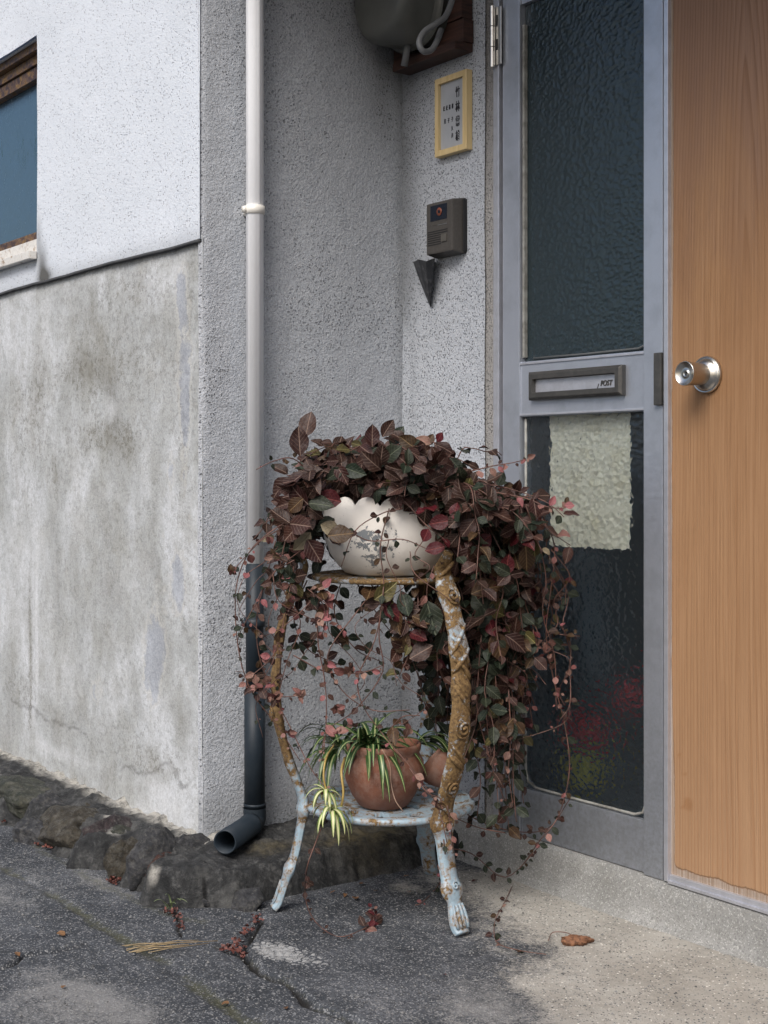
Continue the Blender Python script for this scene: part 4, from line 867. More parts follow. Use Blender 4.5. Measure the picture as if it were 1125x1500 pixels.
wg = MB()   # folded pointed bracket under the intercom
Pn = [onY(605, 383, D - 0.045), onY(622, 376, D - 0.055), onY(638, 379, D - 0.030), onY(629, 449, D - 0.004)]
ring0 = [onY(605, 384, D - 0.030), onY(613, 380, D - 0.052), onY(624, 383, D - 0.060), onY(637, 378, D - 0.034), onY(636, 382, D - 0.002), onY(608, 386, D - 0.002)]
tip = [onY(630, 449, D - 0.006), onY(630.5, 450, D - 0.007), onY(631, 450, D - 0.006), onY(631, 449, D - 0.004), onY(631, 449, D - 0.002), onY(630, 449, D - 0.002)]
V = []; nL = 8
for i in range(nL + 1):
    t = i / nL
    for p, q in zip(ring0, tip): V.append(p.lerp(q, t) + Vector((0.002 * math.sin(t * 3.1), -0.003 * math.sin(t * 3.1), 0)))
Fc = [(i * 6 + k, i * 6 + (k + 1) % 6, i * 6 + 6 + (k + 1) % 6, i * 6 + 6 + k) for i in range(nL) for k in range(6)]
o = obj('wall_holder', V, Fc, shard, smooth=False); meta(o, 'dark pointed metal wall cone just under the intercom', 'wall holder')
sol = o.modifiers.new('thickness', 'SOLIDIFY'); sol.thickness = 0.0012

# ================================================================== PLANT STAND
SC = Vector((FW[0] * 2.61 + RT[0] * 0.011, FW[1] * 2.61 + RT[1] * 0.011, 0))
def cdir(lat, dep): return Vector((FW[0] * dep + RT[0] * lat, FW[1] * dep + RT[1] * lat, 0)).normalized()
stand = thing('plant_stand', 'rusty pale blue cast iron plant stand with scrolled legs', 'plant stand', SC)
ZS = 0.195; ZR = 0.617
PR = [(0.004, .215), (0.016, .206), (0.045, .196), (0.10, .176), (0.15, .165), (0.195, .158), (0.235, .170), (0.28, .187), (0.34, .203), (0.40, .210), (0.46, .208), (0.52, .200), (0.57, .184), (0.61, .166), (0.635, .158), (0.655, .168), (0.668, .176)]
def leg(direction, mat, ornate):
    rad = direction; tan = Vector((-rad.y, rad.x, 0)); P = catmull([SC + rad * r + Vector((0, 0, z)) for z, r in PR], 8)
    V = []; Fc = []; n = 20; m_ = len(P); front = []
    for i, p in enumerate(P):
        t = (P[min(i + 1, m_ - 1)] - P[max(i - 1, 0)]).normalized(); nr = tan.cross(t).normalized()
        if nr.dot(rad) < 0: nr = -nr
        z = p.z
        wv = 0.0180 if ornate else 0.0155; th = 0.0105
        if z < 0.06 and ornate: wv = 0.0150 + 0.004 * math.sin(min(1, z / 0.05) * math.pi); th = 0.009 + 0.003 * math.sin(min(1, z / 0.05) * math.pi)
        for zc_, a_, wd_ in ((0.075, 0.0055, 0.010), (0.185, 0.006, 0.014), (0.195, 0.003, 0.03), (0.275, 0.003, 0.02), (0.36, 0.0040, 0.03), (0.43, 0.0035, 0.014), (0.50, 0.003, 0.02), (0.595, 0.0045, 0.02), (0.245, 0.002, 0.008), (0.54, 0.002, 0.008)):
            e = math.exp(-((z - zc_) / wd_) ** 2); wv += a_ * e; th += a_ * 0.7 * e
        if z > 0.64: wv *= 1 - (z - 0.64) / 0.05
        front.append((p, nr, t, wv, th))
        for k in range(n):
            q = 2 * math.pi * k / n; cq, sq = math.cos(q), math.sin(q)
            cq = math.copysign(abs(cq) ** 0.8, cq); 
            g = 1.0
            if 0.085 < z < 0.17 or z < 0.055 or 0.445 < z < 0.53: g = 1 - 0.16 * (0.5 + 0.5 * math.cos(q * 8)) * (1 if sq > -0.2 else 0)      # fluting
            th_ = th if sq > 0 else th * 0.55
            V.append(p + tan * cq * wv * g + nr * sq * th_ * g)
    for i in range(m_ - 1):
        for k in range(n): Fc.append((i * n + k, i * n + (k + 1) % n, (i + 1) * n + (k + 1) % n, (i + 1) * n + k))
    Fc.append(tuple(range(n))[::-1]); Fc.append(tuple((m_ - 1) * n + k for k in range(n)))
    lo = obj('leg', V, Fc, mat, stand)
    def frame_at(z): return min(front, key=lambda f: abs(f[0].z - z))
    def scroll(z, r, side, turns=2.1, thick=0.0030, ph=0):
        p, nr, t, wv, th = frame_at(z); pts = []; N_ = 34; rr_ = []
        for i in range(N_):
            u = i / (N_ - 1); q = ph + side * turns * 2 * math.pi * u; ra = r * (1 - u * 0.88)
            off = tan * math.cos(q) * ra + t * math.sin(q) * ra * 1.15
            bulge = math.sqrt(max(0.0, 1 - min(1, (math.cos(q) * ra / wv)) ** 2)); pts.append(p + off + nr * (th * (0.55 + 0.45 * bulge) + 0.0025 * u)); rr_.append(thick * (0.65 + 0.5 * u))
        b = MB(); b.tube(pts, rr_, 6); b.obj('scroll', mat, lo)
    def leafrib(z, dz_, side):
        p, nr, t, wv, th = frame_at(z); p2, nr2, t2, wv2, th2 = frame_at(z + dz_)
        pts = [p - tan * side * wv * 0.8 + nr * th * 0.5, p.lerp(p2, 0.35) - tan * side * wv * 0.1 + nr * (th + 0.001), p.lerp(p2, 0.75) + tan * side * wv * 0.55 + nr * th * 0.85, p2 + tan * side * wv2 * 0.95 + nr2 * th2 * 0.2]
        b = MB(); b.tube(catmull(pts, 4), [0.0036] * 6 + [0.0045] * 4 + [0.003] * 3, 6); b.obj('leaf_rib', mat, lo)
    if ornate:
        scroll(0.365, 0.0165, 1, ph=2.2); scroll(0.258, 0.0150, 1, ph=2.2); scroll(0.585, 0.0160, -1, ph=1.0); scroll(0.178, 0.011, 1, 1.4)
        for z, dz_, s in ((0.395, 0.04, -1), (0.405, 0.045, -1), (0.33, -0.035, 1), (0.32, -0.035, 1), (0.29, 0.03, -1), (0.225, -0.03, 1), (0.55, -0.05, 1), (0.54, -0.05, -1), (0.52, -0.05, 1), (0.50, -0.04, -1), (0.485, -0.04, 1), (0.62, 0.03, 1)): leafrib(z, dz_, s)
        scroll(0.078, 0.0085, 1, 1.1, 0.0026); scroll(0.078, 0.006, -1, 1.1, 0.002)
        for s in (-0.5, -0.17, 0.17, 0.5):     # claws of the paw
            pts = []
            for z in (0.052, 0.04, 0.028, 0.018, 0.009):
                p, nr, t, wv, th = frame_at(z); pts.append(p + tan * wv * s * 1.25 + nr * th * (1.0 - 0.25 * abs(s)))
            b = MB(); b.tube(pts, [0.0022, 0.003, 0.0034, 0.0036, 0.003], 6); b.obj('claw', mat, lo)
    else:
        scroll(0.585, 0.0150, 1, 1.6); scroll(0.365, 0.015, 1, 1.8)
        for s in (-0.4, 0.4):
            pts = []
            for z in (0.05, 0.035, 0.02, 0.009):
                p, nr, t, wv, th = frame_at(z); pts.append(p + tan * wv * s * 1.25 + nr * th * 0.95)
            b = MB(); b.tube(pts, 0.0016, 6); b.obj('claw', mat, lo)
    return lo
leg(cdir(0.58, -0.81), iron_rust, True)
leg(cdir(-0.99, -0.14), iron_left, False)
leg(cdir(0.39, 0.92), iron_blue, False)
def pdisc(name, z, rad, holes, mat, th=0.006):
    nr_, na_ = 40, 180; V = []; Fc = []
    for i in range(nr_ + 1):
        r = rad * (0.04 + 0.96 * i / nr_)
        for k in range(na_): q = 2 * math.pi * k / na_; V.append((SC.x + r * math.cos(q), SC.y + r * math.sin(q), z + (0.0022 if i > nr_ - 4 else 0)))
    for i in range(nr_):
        for k in range(na_):
            if not holes((i + 0.5) / nr_, 2 * math.pi * (k + 0.5) / na_): Fc.append((i * na_ + k, i * na_ + (k + 1) % na_, (i + 1) * na_ + (k + 1) % na_, (i + 1) * na_ + k))
    o = obj(name, V, Fc, mat, stand, smooth=False); s = o.modifiers.new('thickness', 'SOLIDIFY'); s.thickness = th; s.offset = -1; return o
def petals(u, q):
    s = abs(((q * 12 / (2 * math.pi)) % 1) - 0.5) * 2
    if 0.62 < u < 0.86: w_ = 0.55 * math.sin((u - 0.62) / 0.24 * math.pi); return s < w_
    if 0.25 < u < 0.55: return (((q * 8 / (2 * math.pi)) % 1)) < 0.45 * math.sin((u - 0.25) / 0.3 * math.pi)
    return False
pdisc('lower_shelf', ZS, 0.150, petals, iron_blue)
b = MB(); q_ = [(SC.x + 0.152 * math.cos(2 * math.pi * k / 72), SC.y + 0.152 * math.sin(2 * math.pi * k / 72), ZS - 0.003) for k in range(73)]
b.tube(q_, 0.0068, 8, cap=False); b.obj('lower_rim', iron_blue, stand)
pdisc('upper_shelf', ZR, 0.140, petals, iron_rust, 0.005)
b = MB(); q_ = [(SC.x + 0.142 * math.cos(2 * math.pi * k / 72), SC.y + 0.142 * math.sin(2 * math.pi * k / 72), ZR - 0.0035) for k in range(73)]
b.tube(q_, 0.0048, 8, cap=False); b.obj('upper_rim', iron_rust, stand)

# ================================================================== BOWL
BC = SC + Vector((0, 0, ZR + 0.0005))
prof = [(0.0, 0.001), (0.068, 0.0), (0.084, 0.005), (0.097, 0.018), (0.112, 0.040), (0.123, 0.070), (0.1270, 0.098), (0.1260, 0.122), (0.1230, 0.146), (0.117, 0.146), (0.118, 0.122), (0.117, 0.10)]
n = 96; V = []; Fc = []; chip_ = []
cq0 = math.atan2(-FW[1] * 1 - RT[1] * 0.22, -FW[0] * 1 - RT[0] * 0.22)
for i, (r, h) in enumerate(prof):
    for k in range(n):
        q = 2 * math.pi * k / n; sc_ = abs(math.sin(q * 8.0))
        hh = h - (0.016 * (1 - sc_ ** 0.7) if h >= 0.145 else 0); V.append((BC.x + r * math.cos(q), BC.y + r * math.sin(q), BC.z + hh))
        dq = (q - cq0 + math.pi) % (2 * math.pi) - math.pi
        chip_.append(math.exp(-(dq / 0.38) ** 2 - ((h - 0.055) / 0.042) ** 2))
for i in range(len(prof) - 1):
    for k in range(n): Fc.append((i * n + k, i * n + (k + 1) % n, (i + 1) * n + (k + 1) % n, (i + 1) * n + k))
bowl = thing('bowl_planter', 'cream bowl planter with flaking paint and scalloped rim on the stand', 'planter', BC)
obj('bowl', V, Fc, bowl_m, bowl, attrs=dict(chip=chip_))
b = MB(); b.lathe([(0, 0.118), (0.05, 0.120), (0.1088, 0.112)], BC, n=40); b.obj('soil', soil, bowl)

# ================================================================== TERRACOTTA POTS
TC = at(562, 1185, 2.565); TC.z = ZS + 0.0025
tp_ = thing('terracotta_pot', 'round terracotta pot holding a spider plant on the lower shelf', 'plant pot', TC)
def terra_pot(parent, c, s=1.0, axis=(0, 0, 1), name='pot'):
    prof = [(0.0, 0.0), (0.040, 0.0), (0.045, 0.003), (0.058, 0.022), (0.069, 0.048), (0.0735, 0.068), (0.0725, 0.083), (0.066, 0.094), (0.064, 0.098), (0.0672, 0.103), (0.0685, 0.112), (0.066, 0.116), (0.062, 0.114), (0.060, 0.095), (0.058, 0.09)]
    b = MB(); b.lathe([(r * s, h * s) for r, h in prof], c, axis=axis, n=56, wob=lambda a, h: 1 + 0.012 * math.sin(2 * a + 1)); 
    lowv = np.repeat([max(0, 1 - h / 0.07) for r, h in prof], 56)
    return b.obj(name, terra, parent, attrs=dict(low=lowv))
terra_pot(tp_, TC)
b = MB(); b.lathe([(0, 0.100), (0.0608, 0.097)], TC, n=30); b.obj('soil', soil, tp_)
t2c = at(628, 1158, 2.66); t2c.z = ZS + 0.052
tp2 = thing('small_terracotta_pot', 'smaller terracotta pot lying on its side behind the round pot', 'plant pot', t2c + Vector((0, 0, -0.05)))
terra_pot(tp2, t2c + Vector((0.05, 0.01, -0.016)), 0.46, axis=(-0.5, -0.42, 0.55))
# rooted hanging tendril over the pot belly is part of the spider plant below

# ================================================================== LEAF AND STEM BUILDERS
def leaf_mesh(width, fold, curl, twist, seed):
    rr = random.Random(seed); rows = 7; cols = (-1, -0.55, 0, 0.55, 1); V = []; UV = []; Fc = []
    for i in range(rows):
        t = i / (rows - 1); wv = width * (math.sin(math.pi * min(1, t ** 0.96)) ** 0.80) * (1 - 0.10 * t) if 0 < i < rows - 1 else (0.02 if i == 0 else 0.004)
        for j, c in enumerate(cols):
            x_ = c * wv; z_ = abs(c) * wv * fold - curl * t * t + (0.045 * math.sin(t * 11 + seed + c) * abs(c)); y_ = t * (1 - 0.08 * curl)
            q = twist * t; V.append((x_ * math.cos(q) - z_ * math.sin(q), y_, z_ * math.cos(q) + x_ * math.sin(q))); UV.append((0.5 + c * 0.5 * max(0.1, wv / width), t))
    for i in range(rows - 1):
        for j in range(4): a = i * 5 + j; Fc.append((a, a + 1, a + 6, a + 5))
    return V, Fc, UV
VAR = [leaf_mesh(0.37, 0.25, 0.18, 0.1, 1), leaf_mesh(0.34, 0.40, 0.30, -0.25, 2), leaf_mesh(0.40, 0.15, 0.05, 0.2, 3), leaf_mesh(0.32, 0.5, 0.4, 0.3, 4), leaf_mesh(0.36, 0.3, -0.1, -0.1, 5)]
_lm = {}
def leafdata(var, kind):
    if (var, kind) not in _lm:
        V, Fc, UV = VAR[var]; me = bpy.data.meshes.new('leaf'); me.from_pydata(V, [], Fc); me.materials.append(LM[kind])
        l = me.uv_layers.new(name='UVMap'); 
        for lp in me.loops: l.data[lp.index].uv = UV[lp.vertex_index]
        me.polygons.foreach_set('use_smooth', [True] * len(me.polygons)); _lm[(var, kind)] = me
    return _lm[(var, kind)]
def leaf_matrix(p, d, nrm, size):
    y_ = d.normalized(); x_ = y_.cross(nrm)
    if x_.length < 1e-4: x_ = y_.orthogonal()
    x_.normalize(); z_ = x_.cross(y_); return Matrix.Translation(p) @ Matrix((x_, y_, z_)).transposed().to_4x4() @ Matrix.Scale(size, 4)
CAMP = Vector((0, 0, EYE))
def finish_leaves(L, root, cap=290):
    """L = (matrix, size, kind, visibility weight); the largest in view become leaf objects, the rest one stuff mesh"""
    L.sort(key=lambda q: -q[1] * q[3] / (q[0].translation - CAMP).length)
    for mtx, size, kind, _ in L[:cap]:
        o = bpy.data.objects.new('leaf', leafdata(random.randrange(len(VAR)), kind)); COL.objects.link(o); o.parent = root
        o.matrix_local = Matrix.Translation(-WL[root.name]) @ mtx
    rest = L[cap:]
    if rest:
        mb = MB()
        for mtx, size, kind, _ in rest:
            V, Fc, UV = random.choice(VAR); mb.add([mtx @ Vector(v) for v in V], Fc, KINDS.index(kind), UV)
        o = obj('leaves', mb.v, mb.f, [LM[k] for k in KINDS], root, uv=mb.uv, mi=mb.mi); o['kind'] = 'stuff'
G_ = Vector((0, 0, -1))
def rvec(): return Vector((random.gauss(0, 1), random.gauss(0, 1), random.gauss(0, 1))).normalized()
TOCAM = (CAMP - (SC + Vector((0, 0, 0.6)))).normalized()

vine = thing('trailing_vine', 'dark red trailing vine spilling from the cream bowl to the ground', 'vine', BC + Vector((0, 0, 0.12)))
VL = []; STEMS = []
def pick(wts): return random.choices(list(wts), list(wts.values()))[0]
def dress(path, size, wts, step, vis=1.0, start=0.0, out=None, endpink=False, face=0.35, jit=0.3):
    """opposite pairs of leaves along a stem"""
    acc = 0; tot = sum((path[i + 1] - path[i]).length for i in range(len(path) - 1)); run = 0; flip = random.random() * 3.1; nxt = start
    for i in range(len(path) - 1):
        seg = path[i + 1] - path[i]; l = seg.length
        while run + l >= nxt and l > 0:
            p = path[i] + seg * ((nxt - run) / l); t = seg.normalized(); u = nxt / tot
            side = t.cross(Vector((0, 0, 1)) if abs(t.z) < 0.85 else TOCAM).normalized(); side = Matrix.Rotation(flip, 3, t) @ side; flip += 1.3 + random.random() * 0.6
            for s in (-1, 1):
                if random.random() < 0.12: continue
                sz = size * (1 - 0.45 * u * (1 if endpink else 0.5)) * random.uniform(0.6, 1.32)
                k = pick(wts)
                if endpink and u > 0.8 and random.random() < 0.6: k = 'pink'; sz *= 0.7
                d = side * s * 0.9 + t * 0.45 + G_ * random.uniform(0.0, 0.5) + rvec() * jit
                if out is not None: d = d + out * 0.4
                nn = (Vector((0, 0, 1)) * random.uniform(0.2, 0.8) + TOCAM * random.uniform(face * 0.8, face * 3.4) + rvec() * 0.45)
                VL.append((leaf_matrix(p + d.normalized() * 0.003, d, nn, sz), sz, k, vis))
            nxt += step * random.uniform(0.75, 1.3)
        run += l
W_CROWN = dict(maroon=0.66, green=0.22, bronze=0.05, crimson=0.02, olive=0.01, cream=0.003, pink=0.01)
W_RIGHT = dict(maroon=0.38, green=0.52, bronze=0.06, crimson=0.012, olive=0.04)
W_DEEP = dict(green=0.62, maroon=0.26, bronze=0.07, olive=0.05)
W_SMALL = dict(maroon=0.35, green=0.25, pink=0.25, bronze=0.15)
LATV = Vector((RT[0], RT[1], 0)); DEPV = Vector((FW[0], FW[1], 0))
def crown_stem(ang, reach, rise, drop, size, wts, vis=1.0, n=9, pinkend=False, step=0.029, rstart=None):
    d = LATV * math.cos(ang) + DEPV * math.sin(ang); r0 = random.uniform(0.01, 0.07) if rstart is None else rstart
    p0 = BC + Vector((0, 0, 0.125)) + d * r0 + Vector((random.uniform(-.02, .02), random.uniform(-.02, .02), 0))
    sd_ = Vector((-d.y, d.x, 0)) * random.uniform(-0.05, 0.05); pts = []
    for i in range(n + 1):
        t = i / n; h = rise * math.sin(min(1, t * 1.6) * math.pi * 0.5) - drop * max(0, t - 0.30) ** 1.5 / 0.586
        pts.append(p0 + d * reach * (t ** 0.8 if drop > 0.1 else t) + sd_ * t * t * 2 + Vector((0, 0, h)) + rvec() * (0.004 if drop < 0.2 else 0.009) * (i > 0))
    if drop > 0.12:      # hang: straight down once past the rim
        for i, p in enumerate(pts):
            t = i / n; k = max(0, t - 0.45); p -= d * reach * k * 0.55
    pts = catmull(pts, 3); pts = [p for p in pts if p.y < D - 0.035]
    if len(pts) < 6: return
    STEMS.append((pts, 0.0014)); dress(pts, size, wts, step, vis, start=0.018, endpink=pinkend)
PI = math.pi
for i in range(72):     # dome above the bowl
    a = random.uniform(0, 2 * PI); crown_stem(a, random.uniform(0.05, 0.15), random.choice((0.04, 0.06, 0.075, 0.105, 0.12)), random.uniform(0.0, 0.05), 0.038, W_CROWN, vis=1.3 if math.sin(a) < 0 else 0.6)
for i in range(25):     # front: short, barely over the rim
    a = -PI / 2 + random.uniform(-0.9, 0.9); crown_stem(a, random.uniform(0.06, 0.105), random.uniform(0.03, 0.055), random.uniform(0.0, 0.035), 0.033, W_CROWN, vis=1.5)
for i in range(30):     # left shoulder
    a = PI + random.uniform(-0.8, 0.28); crown_stem(a, random.uniform(0.13, 0.21), random.uniform(0.03, 0.075), random.uniform(0.08, 0.20), 0.037, W_CROWN, vis=1.3)
for i in range(42):     # right shoulder
    a = random.uniform(-0.85, 0.45); crown_stem(a, random.uniform(0.14, 0.30), random.uniform(0.02, 0.07), random.uniform(0.05, 0.20), 0.037, W_CROWN, vis=1.3)
for i in range(54):     # right curtain, long hanging stems
    a = random.uniform(-0.55, 0.75); crown_stem(a, random.uniform(0.18, 0.34), random.uniform(0.0, 0.05), random.uniform(0.18, 0.52), 0.032, W_RIGHT, vis=0.9, n=14, step=0.026, pinkend=random.random() < 0.18)
for i in range(34):     # dense dark curtain reaching low, behind the right leg
    a = random.uniform(-0.35, 0.85); crown_stem(a, random.uniform(0.17, 0.27), random.uniform(0.0, 0.03), random.uniform(0.30, 0.66), 0.030, W_DEEP, vis=0.6, n=16, step=0.024)
for i in range(10):     # hanging behind
    a = random.uniform(0.6, 1.4); crown_stem(a, random.uniform(0.14, 0.24), 0.02, random.uniform(0.3, 0.55), 0.036, W_RIGHT, vis=0.4, n=14, step=0.028)
# trailing stems seen singly: (points), leaf size, kinds, spacing
def trail(P, size=0.022, wts=W_SMALL, step=0.03, r=0.0013, vis=0.9, pink=True, mat=0):
    pts = []
    for q in P: pts.append(at(*q) if q[2] is not None else onZ(q[0], q[1], 0.006))
    pts = catmull(pts, 5); STEMS.append((pts, r)); dress(pts, size, wts, step, vis, start=0.012, endpink=pink, jit=0.5, face=0.7)
trail([(480, 745, 2.52), (425, 762, 2.46), (372, 800, 2.45), (348, 850, 2.46), (345, 905, 2.47), (352, 965, 2.47), (370, 1015, 2.47), (405, 1062, 2.48), (440, 1115, 2.48)], 0.017, step=0.034)
trail([(450, 800, 2.5), (405, 835, 2.46), (380, 880, 2.46), (377, 945, 2.46), (395, 1005, 2.47), (425, 1065, 2.47), (455, 1125, 2.46), (478, 1155, 2.45)], 0.018, step=0.03)
trail([(460, 700, 2.5), (430, 672, 2.47), (400, 676, 2.45), (375, 688, 2.44)], 0.018, step=0.022)
trail([(420, 770, 2.48), (385, 790, 2.46), (360, 815, 2.45), (340, 838, 2.45)], 0.014, step=0.02, wts=dict(pink=1))
trail([(570, 745, 2.48), (557, 800, 2.455), (562, 860, 2.45), (550, 935, 2.45), (525, 990, 2.45), (530, 1030, 2.45), (560, 1075, 2.45), (605, 1128, 2.43), (640, 1180, 2.42), (655, 1235, 2.42)], 0.013, step=0.045)
trail([(562, 860, 2.45), (555, 930, 2.45), (560, 985, 2.46), (520, 1040, 2.47), (480, 1070, 2.47), (470, 1110, 2.47)], 0.020, step=0.04, pink=True)
trail([(470, 850, 2.48), (465, 930, 2.47), (476, 1000, 2.47), (478, 1050, 2.47), (474, 1105, 2.46)], 0.020, step=0.028, wts=dict(pink=0.6, maroon=0.4))
trail([(430, 830, 2.47), (418, 900, 2.46), (400, 960, 2.46), (362, 1000, 2.46), (400, 1020, 2.46), (450, 1018, 2.46)], 0.020, step=0.022, wts=dict(pink=0.5, maroon=0.3, bronze=0.2))
trail([(455, 870, 2.47), (470, 880, 2.46), (478, 905, 2.46), (472, 930, 2.46)], 0.024, step=0.016, wts=dict(pink=0.8, maroon=0.2))
trail([(430, 960, 2.47), (480, 985, 2.47), (530, 985, 2.46), (560, 975, 2.46)], 0.020, step=0.024, wts=dict(pink=0.5, green=0.5))
trail([(540, 850, 2.5), (560, 880, 2.48), (590, 900, 2.47), (600, 950, 2.47), (585, 990, 2.47)], 0.036, step=0.022, wts=dict(bronze=0.3, crimson=0.3, olive=0.25, maroon=0.15), pink=False)
trail([(610, 850, 2.5), (612, 890, 2.48), (600, 930, 2.48), (590, 970, 2.48)], 0.038, step=0.026, wts=dict(maroon=0.5, crimson=0.2, bronze=0.3), pink=False)
trail([(420, 780, 2.48), (410, 850, 2.47), (440, 910, 2.47), (420, 970, 2.47), (405, 1030, 2.47)], 0.024, step=0.03, wts=dict(maroon=0.5, green=0.3, pink=0.2))
trail([(640, 840, 2.52), (655, 900, 2.5), (640, 960, 2.5), (655, 1010, 2.5)], 0.034, step=0.026, wts=dict(green=0.5, maroon=0.4, bronze=0.1), pink=False)
trail([(560, 850, 2.5), (520, 900, 2.48), (480, 960, 2.47), (500, 1010, 2.47), (545, 1040, 2.47), (600, 1040, 2.46)], 0.020, step=0.04, wts=dict(maroon=0.5, green=0.3, pink=0.2))
for i in range(22):
    x_ = random.choice((random.uniform(385, 480), random.uniform(385, 640), random.uniform(690, 810))); y_ = random.uniform(790, 870); dpt = 2.46 if x_ < 650 else 2.53; P_ = []
    for j in range(random.randint(5, 9)):
        P_.append((x_, y_, dpt + random.uniform(-0.02, 0.03))); x_ += random.gauss(0, 24); y_ += random.uniform(18, 46); x_ = min(max(x_, 350), 835)
    trail(P_, random.uniform(0.011, 0.020), step=random.uniform(0.035, 0.06), wts=dict(maroon=0.35, green=0.35, pink=0.2, bronze=0.1), r=0.0009)
trail([(500, 850, 2.6), (490, 900, 2.6), (520, 950, 2.6), (560, 970, 2.6)], 0.024, step=0.024, wts=dict(green=0.7, maroon=0.3), pink=False)
trail([(450, 850, 2.6), (430, 900, 2.62), (450, 950, 2.62), (500, 975, 2.6)], 0.026, step=0.024, wts=dict(green=0.5, maroon=0.5), pink=False)
trail([(520, 850, 2.6), (560, 910, 2.64), (600, 960, 2.66), (625, 1030, 2.68)], 0.024, step=0.03, wts=dict(green=0.6, maroon=0.4), pink=False)
trail([(620, 860, 2.7), (610, 960, 2.7), (625, 1040, 2.7), (655, 1100, 2.7)], 0.028, step=0.03, wts=dict(green=0.7, maroon=0.3), pink=False)
trail([(570, 1070, 2.48), (590, 1050, 2.46), (615, 1048, 2.45)], 0.034, step=0.03, wts=dict(bronze=0.5, maroon=0.5), pink=False)
trail([(790, 745, 2.55), (812, 800, 2.55), (806, 870, 2.55), (800, 930, 2.55), (812, 1000, 2.55), (828, 1065, 2.55), (834, 1130, 2.55), (818, 1195, 2.56), (788, 1235, 2.56), (762, 1275, None), (740, 1320, None), (725, 1350, None), (728, 1380, None), (760, 1392, None), (800, 1398, None)], 0.015, step=0.05, pink=False)
trail([(770, 740, 2.52), (790, 800, 2.52), (800, 850, 2.52), (795, 900, 2.52), (812, 960, 2.53), (815, 1040, 2.53)], 0.020, step=0.026, wts=dict(pink=0.3, green=0.3, maroon=0.4))
trail([(690, 690, 2.48), (725, 682, 2.47), (750, 678, 2.46), (770, 673, 2.45)], 0.017, step=0.018, wts=dict(pink=0.5, maroon=0.5))
trail([(720, 720, 2.5), (770, 730, 2.48), (800, 742, 2.46), (826, 745, 2.46)], 0.024, step=0.016, wts=dict(maroon=0.7, pink=0.3))
trail([(800, 925, 2.55), (825, 930, 2.54), (850, 932, 2.54)], 0.017, step=0.02, wts=dict(bronze=1))
trail([(740, 1220, 2.6), (700, 1212, 2.6), (660, 1195, 2.6)], 0.016, step=0.03)
trail([(700, 1000, 2.55), (697, 1060, 2.54), (680, 1110, 2.53), (668, 1150, 2.5)], 0.018, step=0.03)
trail([(745, 1010, 2.5), (748, 1080, 2.5), (745, 1130, 2.5), (752, 1185, 2.5)], 0.018, step=0.035, wts=dict(maroon=0.6, pink=0.4))
trail([(705, 930, 2.5), (700, 1000, 2.5), (700, 1045, 2.5), (720, 1120, 2.5), (738, 1170, 2.5)], 0.016, step=0.04, wts=dict(maroon=0.6, pink=0.4))
trail([(480, 1190, 2.45), (462, 1235, 2.45), (449, 1275, 2.45), (448, 1318, None), (462, 1350, None), (495, 1372, None), (530, 1362, None), (550, 1350, None)], 0.015, step=0.06, wts=dict(maroon=1), r=0.0012)
trail([(530, 1362, None), (548, 1352, None), (552, 1346, None), (545, 1330, None)], 0.018, step=0.007, wts=dict(crimson=0.4, pink=0.3, maroon=0.3), r=0.001)
trail([(650, 1230, 2.44), (652, 1270, 2.5), (640, 1300, None), (618, 1322, None), (608, 1326, None)], 0.015, step=0.03, wts=dict(pink=0.6, green=0.4))
trail([(655, 1180, 2.42), (660, 1210, 2.42), (664, 1250, 2.44)], 0.015, step=0.02, wts=dict(pink=1.0))
trail([(600, 1125, 2.42), (625, 1160, 2.41), (645, 1170, 2.41), (648, 1190, 2.41)], 0.016, step=0.018, wts=dict(pink=1.0))
trail([(640, 1240, 2.75), (690, 1250, 2.72), (740, 1285, 2.68), (790, 1240, 2.6)], 0.016, step=0.03, wts=dict(green=0.5, maroon=0.5), pink=False)
trail([(650, 1150, 2.75), (680, 1190, 2.75), (740, 1215, 2.72), (800, 1215, 2.6), (835, 1170, 2.56)], 0.018, step=0.035, wts=dict(green=0.5, maroon=0.5), pink=False)
trail([(500, 770, 2.46), (540, 792, 2.455), (590, 790, 2.455), (630, 805, 2.45), (655, 800, 2.46)], 0.012, step=0.045, wts=dict(green=0.7, maroon=0.3), r=0.0012, pink=False)
trail([(590, 745, 2.46), (560, 752, 2.455), (520, 778, 2.455), (500, 830, 2.46)], 0.014, step=0.04, wts=dict(green=0.7, maroon=0.3), pink=False)
trail([(600, 742, 2.46), (625, 770, 2.455), (645, 785, 2.45), (655, 795, 2.44)], 0.030, step=0.035, wts=dict(crimson=0.8, maroon=0.2), pink=False)
for px, py, s, k in ((500, 665, 1.0, 'maroon'), (540, 640, 0.9, 'maroon'), (455, 650, 1.1, 'maroon'), (425, 680, 1.2, 'maroon'), (600, 668, 1.1, 'green'), (480, 700, 1.1, 'maroon')): pass
random.seed(11)
def cluster(px, py, d, n, size, wts, vis=1.6):
    """a rosette of young leaves at a stem tip"""
    p = at(px, py, d); ax_ = (TOCAM + rvec() * 0.7).normalized(); e1 = ax_.orthogonal().normalized(); e2 = ax_.cross(e1)
    for i in range(n):
        a = 2 * PI * i / n * 1.6 + random.uniform(-.4, .4); q = (e1 * math.cos(a) + e2 * math.sin(a) + ax_ * random.uniform(-0.1, 0.7)).normalized(); sz = size * random.uniform(0.6, 1.2); k = pick(wts)
        VL.append((leaf_matrix(p + rvec() * size * 0.25, q, ax_ + rvec() * 0.5, sz), sz, k, vis))
PK = dict(pink=0.75, maroon=0.15, bronze=0.1)
